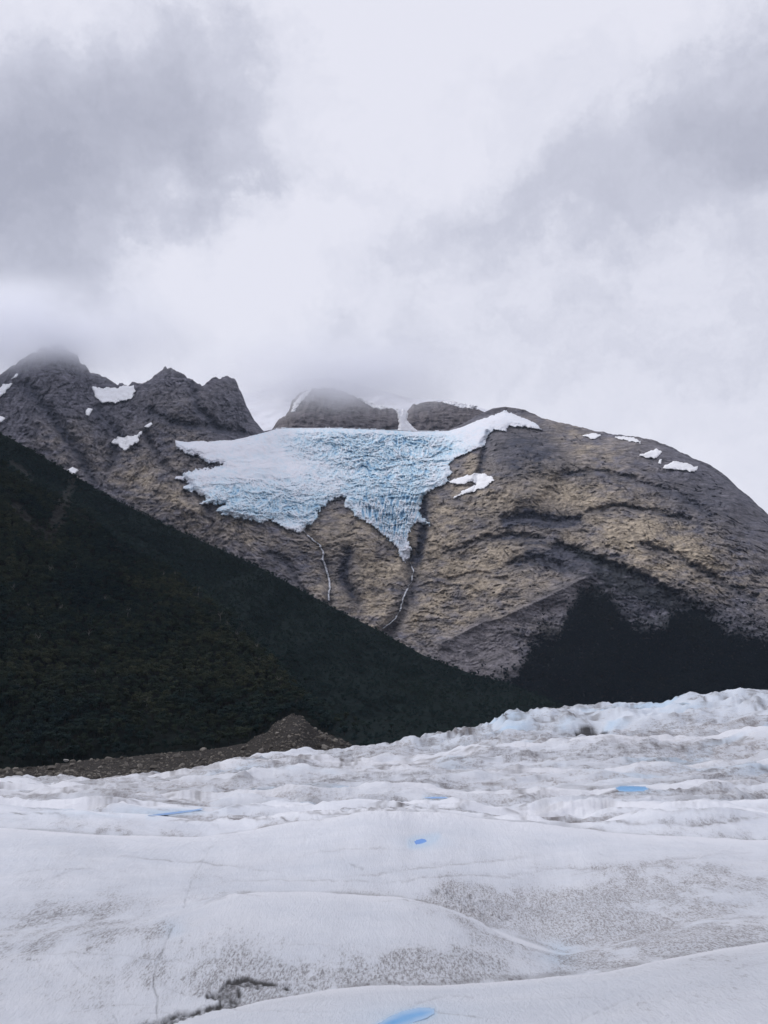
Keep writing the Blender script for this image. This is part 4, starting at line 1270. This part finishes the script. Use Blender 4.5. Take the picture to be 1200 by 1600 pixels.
VARIANTS = []
for i in range(6):
    (TV, TF), (LV, LF) = tree_parts(50 + i, H=[10, 9, 11, 8.5, 10, 9.5][i], W=[9, 8.5, 9.5, 8, 7.5, 10][i], leaves=420)
    VARIANTS.append((mesh_from('trunk', TV, TF, [M_BARK]), mesh_from('crown', LV, LF, [M_LEAF])))
BARE = []
for i in range(3):
    (TV, TF), _ = tree_parts(90 + i, H=9, W=7, leaves=1, bare=True)
    BARE.append(mesh_from('bare_tree', TV, TF, [M_DEAD]))

rs = np.random.RandomState(4)
# individual trees: the lowest rows, nearest to the viewer
slots = []
tries = 0
while len(slots) < 285 and tries < 60000:
    tries += 1
    px = rs.uniform(-20, 1000 if tries % 3 == 0 else 470)
    foot = float(min(hill_foot(px), interp(px, M_TOP))) if px < 620 else 1160.0
    py = foot - abs(rs.normal(0, 34)) - 1
    if px > 560: continue
    if py > foot or py < foot - 80: continue
    D = float(hill_D(np.array(px), np.array(py)))
    x, y, z = (float(v) for v in at(px, py, D))
    if any((x - a[0]) ** 2 + (y - a[1]) ** 2 < 5.6 ** 2 for a in slots): continue
    slots.append((x, y, z, px, py))


def tree_label(px, py):
    zone = 'standing at the left end of the moraine' if px < 190 else 'standing above the middle of the moraine' if px < 370 else 'standing beside the brown rubble mound'
    row = 'front-row' if py > float(min(hill_foot(px), interp(px, M_TOP))) - 16 else 'second-rank' if py > float(min(hill_foot(px), interp(px, M_TOP))) - 40 else 'higher'
    g_ = {'front-row': 'in the forest front row', 'second-rank': 'just behind the front row', 'higher': 'several rows up in the forest'}[row]
    return 'green beech %s, %s' % (g_, zone), 'beech trees %s, %s' % (g_, zone)


for i, (x, y, z, px, py) in enumerate(slots):
    tm, lm = VARIANTS[i % 6]
    root = bpy.data.objects.new('beech_tree', None)
    root.location = (x, y, z - 0.4); root.rotation_euler = (0, 0, rs.uniform(0, 6.28))
    sc_ = rs.uniform(0.75, 1.15); root.scale = (sc_, sc_, sc_ * rs.uniform(0.9, 1.15))
    lab, grp = tree_label(px, py)
    tag(root, lab, 'tree', grp)
    COL.objects.link(root)
    for nm, me in (('trunk', tm), ('crown', lm)):
        c = bpy.data.objects.new(nm, me); COL.objects.link(c); c.parent = root

# pale bare trees scattered on the slope
BT = [(255, 905, 'highest pale bare tree, at the fold of the forest slope'), (140, 1000, None), (60, 1010, None), (95, 960, None), (190, 930, None), (200, 965, None), (30, 1085, None), (230, 1110, None), (310, 930, None), (275, 905, None),
      (355, 985, None), (370, 1000, None), (402, 1020, None), (380, 990, None), (405, 1040, None), (120, 890, None), (165, 945, None), (80, 900, None), (45, 955, None), (435, 1075, None), (20, 930, None), (150, 1060, None), (345, 970, None)]
for i, (px, py, lb) in enumerate(BT):
    D = float(hill_D(np.array(float(px)), np.array(float(py))))
    x, y, z = (float(v) for v in at(px, py, D))
    o = bpy.data.objects.new('bare_tree', BARE[i % 3])
    o.location = (x, y - 2, z + 1.5); o.rotation_euler = (0, 0, rs.uniform(0, 6.28)); s_ = rs.uniform(1.0, 1.5); o.scale = (s_, s_, s_)
    COL.objects.link(o)
    tag(o, 'pale leafless tree standing out among the dark forest slope', 'tree', 'pale bare trees on the slope')


# the rest of the forest: one mass of instanced trees
proto_col = bpy.data.collections.new('tree_prototypes')
proto_up = bpy.data.collections.new('scrub_prototypes')
proto_far = bpy.data.collections.new('valley_tree_prototypes')
for i in range(4):
    (TV, TF), (LV, LF) = tree_parts(150 + i, H=9.5, W=8.5, leaves=200)
    n = len(TV)
    V = TV + LV; F = TF + [tuple(k + n for k in f) for f in LF]
    me = mesh_from('forest_tree', V, F, [M_BARK, M_LEAF], [0] * len(TF) + [1] * len(LF))
    proto_col.objects.link(bpy.data.objects.new('forest_tree', me))
    me3 = me.copy(); me3.materials[1] = M_LEAF_UP
    proto_up.objects.link(bpy.data.objects.new('scrub_tree', me3))
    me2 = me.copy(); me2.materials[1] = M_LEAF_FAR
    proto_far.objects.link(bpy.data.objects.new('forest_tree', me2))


def forest(name, pts, scl, label, seed, protos):
    me = bpy.data.meshes.new(name)
    me.vertices.add(len(pts)); me.vertices.foreach_set('co', np.asarray(pts, np.float32).reshape(-1))
    a = me.attributes.new('tree_scale', 'FLOAT', 'POINT'); a.data.foreach_set('value', np.asarray(scl, np.float32))
    o = bpy.data.objects.new(name, me); COL.objects.link(o)
    ng = bpy.data.node_groups.new(name, 'GeometryNodeTree')
    ng.interface.new_socket('Geometry', in_out='INPUT', socket_type='NodeSocketGeometry')
    ng.interface.new_socket('Geometry', in_out='OUTPUT', socket_type='NodeSocketGeometry')
    gi = ng.nodes.new('NodeGroupInput'); go = ng.nodes.new('NodeGroupOutput')
    ci = ng.nodes.new('GeometryNodeCollectionInfo'); ci.inputs['Collection'].default_value = protos
    ci.inputs['Separate Children'].default_value = True; ci.inputs['Reset Children'].default_value = True
    ip = ng.nodes.new('GeometryNodeInstanceOnPoints'); ip.inputs['Pick Instance'].default_value = True
    ri = ng.nodes.new('FunctionNodeRandomValue'); ri.data_type = 'INT'
    ri.inputs[4].default_value = 0; ri.inputs[5].default_value = 3; ri.inputs['Seed'].default_value = seed
    rv = ng.nodes.new('FunctionNodeRandomValue'); rv.data_type = 'FLOAT_VECTOR'
    rv.inputs[0].default_value = (-0.06, -0.06, 0); rv.inputs[1].default_value = (0.06, 0.06, 6.28)
    na = ng.nodes.new('GeometryNodeInputNamedAttribute'); na.data_type = 'FLOAT'; na.inputs['Name'].default_value = 'tree_scale'
    L = ng.links.new
    L(gi.outputs[0], ip.inputs['Points']); L(ci.outputs[0], ip.inputs['Instance']); L(ri.outputs[2], ip.inputs['Instance Index'])
    L(rv.outputs[0], ip.inputs['Rotation']); L(na.outputs[0], ip.inputs['Scale']); L(ip.outputs[0], go.inputs[0])
    md = o.modifiers.new('trees', 'NODES'); md.node_group = ng
    tag(o, label, kind='stuff')
    return o


N = 100000
px = rs.uniform(-120, 1000, N); py = rs.uniform(560, 1200, N)
cr = interp(px, H_CREST); ft = np.minimum(hill_foot(px), interp(px, M_TOP))
ft = np.where(px < 370, ft - 34, np.where(px > 560, 1195, ft - 1))
ok = (py > cr + 0.5) & (py < ft)
fold_d = interp(px, FOLD) - py
# bare streaks of rock and dead wood in the wood
bare = smooth(0.35, 0.6, blob(px, py, 95, 800, 14, 60, 0.35) + blob(px, py, 40, 810, 40, 12, 0.8) + np.exp(-((fold_d + 4) / 4) ** 2) * smooth(0.0, 0.35, fbm(px / 40, py / 40, 2, 77) + .15) * (px < 470) * (px > 100)
              + 0.8 * blob(px, py, 30, 735, 40, 8, 0.6))
ok &= rs.rand(N) > bare * 0.9
Dn = hill_D(px, py)
ok &= rs.rand(N) < (Dn / 1700) ** 3.2 * 1.1 * (1 - 0.25 * smooth(0, 25, fold_d))
px, py, Dn, fold_d = px[ok], py[ok], Dn[ok], fold_d[ok]
X, Y, Z = at(px, py, Dn)
sc_ = rs.uniform(0.65, 1.35, len(px)) * (1 - 0.42 * smooth(0, 40, fold_d))
upm = fold_d + 14 * fbm(px / 25, py / 25, 3, 95) > 4
forest('forest', np.stack([X, Y, Z - 0.5], 1)[~upm], sc_[~upm], 'dark beech forest covering the lower left hillside', 3, proto_col)
forest('scrub', np.stack([X, Y, Z - 0.5], 1)[upm], sc_[upm], 'smoother bluish green scrub on the upper left slope beyond the fold', 4, proto_up)
print('hill trees', len(px))

N = 36000
px = rs.uniform(640, 1300, N); py = rs.uniform(915, 1125, N)
d = py - forest_top(px) + 22 * fbm(px / 16, py / 12, 4, 88, 0.65)
ok = (d > 0) | (rs.rand(N) < 0.30 * np.exp(np.minimum(d, 0) / 14))
px, py = px[ok], py[ok]
X, Y, Z = at(px, py, mountain_D(px, py) - 3)
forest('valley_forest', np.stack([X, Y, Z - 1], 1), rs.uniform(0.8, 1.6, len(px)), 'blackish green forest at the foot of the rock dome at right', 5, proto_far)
print('valley trees', len(px))

# ------------------------------------------------------------------ boulders
def boulder_mesh(seed, n=0):
    import bmesh
    bm = bmesh.new()
    bmesh.ops.create_icosphere(bm, subdivisions=2, radius=1.0)
    rnd = random.Random(seed)
    cuts = [(Vector((rnd.gauss(0, 1), rnd.gauss(0, 1), rnd.gauss(0, 1))).normalized(), rnd.uniform(0.55, 0.85)) for _ in range(9)]
    for v in bm.verts:
        for nrm, dd in cuts:
            k = v.co.dot(nrm) - dd
            if k > 0: v.co -= nrm * k
        v.co += Vector((rnd.uniform(-.03, .03), rnd.uniform(-.03, .03), rnd.uniform(-.03, .03)))
    bmesh.ops.scale(bm, vec=(1, rnd.uniform(.6, .9), rnd.uniform(.5, .75)), verts=bm.verts)
    me = bpy.data.meshes.new('boulder'); bm.to_mesh(me); bm.free()
    me.materials.append(M_BOULDER)
    return me


BM = [boulder_mesh(i) for i in range(7)]


def mor_zone(px, py):
    if py < 1150: return 'on the brown rubble mound'
    if px < 150: return 'at the left end of the moraine'
    if px < 300: return 'in the widest part of the moraine'
    if px < 420: return 'in the narrow middle of the moraine'
    return 'at the foot of the rubble mound'


cnt = 0
ICE_EDGE = KN[9][1]
while cnt < 230:
    px = rs.uniform(2, 548)
    t_, b_ = float(interp(px, M_TOP)), float(interp(px, ICE_EDGE))
    py = rs.uniform(t_ + 0.5, b_)
    if rs.rand() > (0.95 if px < 330 or (px > 450 and py < t_ + 14) else 0.4): continue
    D = float(mor_D(np.array(px), np.array(py)))
    x, y, z = (float(v) for v in at(px, py, D))
    o = bpy.data.objects.new('boulder', BM[cnt % 7])
    s_ = min(0.9 + rs.exponential(0.75), 3.2)
    o.location = (x, y, z + s_ * 0.25); o.rotation_euler = (rs.uniform(-.3, .3), rs.uniform(-.3, .3), rs.uniform(0, 6.28)); o.scale = (s_, s_, s_)
    COL.objects.link(o)
    zn = mor_zone(px, py)
    size = 'big' if s_ > 1.8 else 'small'
    tag(o, '%s grey brown boulder lying %s' % (size, zn), 'boulder', '%s boulders %s' % (size, zn))
    cnt += 1

# big pale boulder by the forest edge
D = float(mor_D(np.array(103.0), np.array(1192.0))) - 4
x, y, z = (float(v) for v in at(103, 1188, D))
pm = boulder_mesh(99); pm.materials[0] = M_PALE
o = bpy.data.objects.new('boulder', pm); o.location = (x, y, z); o.scale = (2.2, 2.0, 1.9); COL.objects.link(o)
tag(o, 'bright pale boulder lying alone at the forest edge', 'boulder')

# smaller stones: one mass
import bmesh
SV, SF = [], []
base = [Vector(v).normalized() for v in ((1, 0, 0), (-1, 0, 0), (0, 1, 0), (0, -1, 0), (0, 0, 1), (0, 0, -1))]
tri = ((0, 2, 4), (2, 1, 4), (1, 3, 4), (3, 0, 4), (2, 0, 5), (1, 2, 5), (3, 1, 5), (0, 3, 5))
N = 9000
px = rs.uniform(-60, 600, N); py = rs.uniform(1105, 1235, N)
ok = (py > interp(px, M_TOP)) & (py < interp(px, ICE_EDGE) + 6)
px, py = px[ok], py[ok]
X, Y, Z = at(px, py, mor_D(px, py))
for x, y, z in zip(X, Y, Z):
    s_ = min(0.3 + rs.exponential(0.4), 1.6); k = len(SV)
    for b in base:
        w = s_ * rs.uniform(.6, 1.2)
        SV.append((x + b.x * w + rs.uniform(-.1, .1), y + b.y * w, z + b.z * w * .7))
    SF += [tuple(k + j for j in f) for f in tri]
me = mesh_from('rubble', SV, SF, [M_STONES])
o = bpy.data.objects.new('rubble', me); COL.objects.link(o)
tag(o, 'loose small stones strewn over the moraine', kind='stuff')

# ------------------------------------------------------------------ clouds on the peaks
def cloud_volume(name, px, py, D, rx, ry, rz, dens, label, seed, fl=0.5, lump=2.2):
    me = bpy.data.meshes.new(name)
    bm = bmesh.new(); bmesh.ops.create_icosphere(bm, subdivisions=3, radius=1.0); bm.to_mesh(me); bm.free()
    m = bpy.data.materials.new('cloud_vapour'); m.use_nodes = True
    nt = m.node_tree; nt.nodes.clear()
    out = nt.nodes.new('ShaderNodeOutputMaterial')
    pv = nt.nodes.new('ShaderNodeVolumePrincipled')
    pv.inputs['Color'].default_value = (0.955, 0.965, 1.0, 1)
    pv.inputs['Density Attribute'].default_value = ''
    pv.inputs['Temperature Attribute'].default_value = ''
    pv.inputs['Anisotropy'].default_value = 0.68
    co = nnode(nt, 'ShaderNodeTexCoord').outputs['Object']
    ln = nnode(nt, 'ShaderNodeVectorMath', operation='LENGTH', inp={0: co}).outputs['Value']
    n = noise(nt, vadd(nt, scaled(nt, co, (1.3, 1.0, 0.7)), (seed, 0, 0)), lump, 5, 0.62)
    f = mth(nt, 'SUBTRACT', 1.0, ln)
    f = mth(nt, 'ADD', f, mth(nt, 'MULTIPLY_ADD', n, 1.5, -0.75))
    f = mth(nt, 'MULTIPLY', mth(nt, 'MULTIPLY_ADD', n, 5.0, -1.7, clamp=True), dens)
    edge = mth(nt, 'POWER', maprange(nt, ln, 1.0, 0.0, 0.0, 1.0), 1.4)
    nt.links.new(mth(nt, 'MULTIPLY', f, edge), pv.inputs['Density'])
    nt.links.new(pv.outputs[0], out.inputs['Volume'])
    m.cycles.volume_step_rate = 0.6
    me.materials.append(m)
    o = bpy.data.objects.new(name, me)
    x, y, z = (float(v) for v in at(px, py, D))
    o.location = (x, y, z); o.scale = (rx, ry, rz)
    COL.objects.link(o)
    tag(o, label, kind='stuff')
    return o


cloud_volume('cloud', 30, 518, 4950, 1150, 520, 320, 0.012, 'grey cloud cap hiding the top of the left peak', 3.0)
cloud_volume('cloud', 520, 588, 5450, 1150, 460, 300, 0.009, 'thin mist drifting over the upper ice field and rock outcrops', 8.0)

# ------------------------------------------------------------------ haze
def box(name, lo, hi, mat):
    V = [(x, y, z) for x in (lo[0], hi[0]) for y in (lo[1], hi[1]) for z in (lo[2], hi[2])]
    F = [(0, 1, 3, 2), (4, 6, 7, 5), (0, 4, 5, 1), (2, 3, 7, 6), (0, 2, 6, 4), (1, 5, 7, 3)]
    me = mesh_from(name, V, F, [mat])
    o = bpy.data.objects.new(name, me); COL.objects.link(o)
    return o


hm = bpy.data.materials.new('air'); hm.use_nodes = True
nt = hm.node_tree; nt.nodes.clear()
out = nt.nodes.new('ShaderNodeOutputMaterial')
pv = nt.nodes.new('ShaderNodeVolumePrincipled')
pv.inputs['Color'].default_value = (0.66, 0.78, 1.0, 1)
pv.inputs['Density'].default_value = 1.0e-5
pv.inputs['Density Attribute'].default_value = ''
pv.inputs['Temperature Attribute'].default_value = ''
nt.links.new(pv.outputs[0], out.inputs['Volume'])
hm.cycles.homogeneous_volume = True
hz = box('haze', (-31000, -31000, -63.5), (31000, 31000, 2400), hm)
tag(hz, 'thin pale mountain air', kind='stuff')
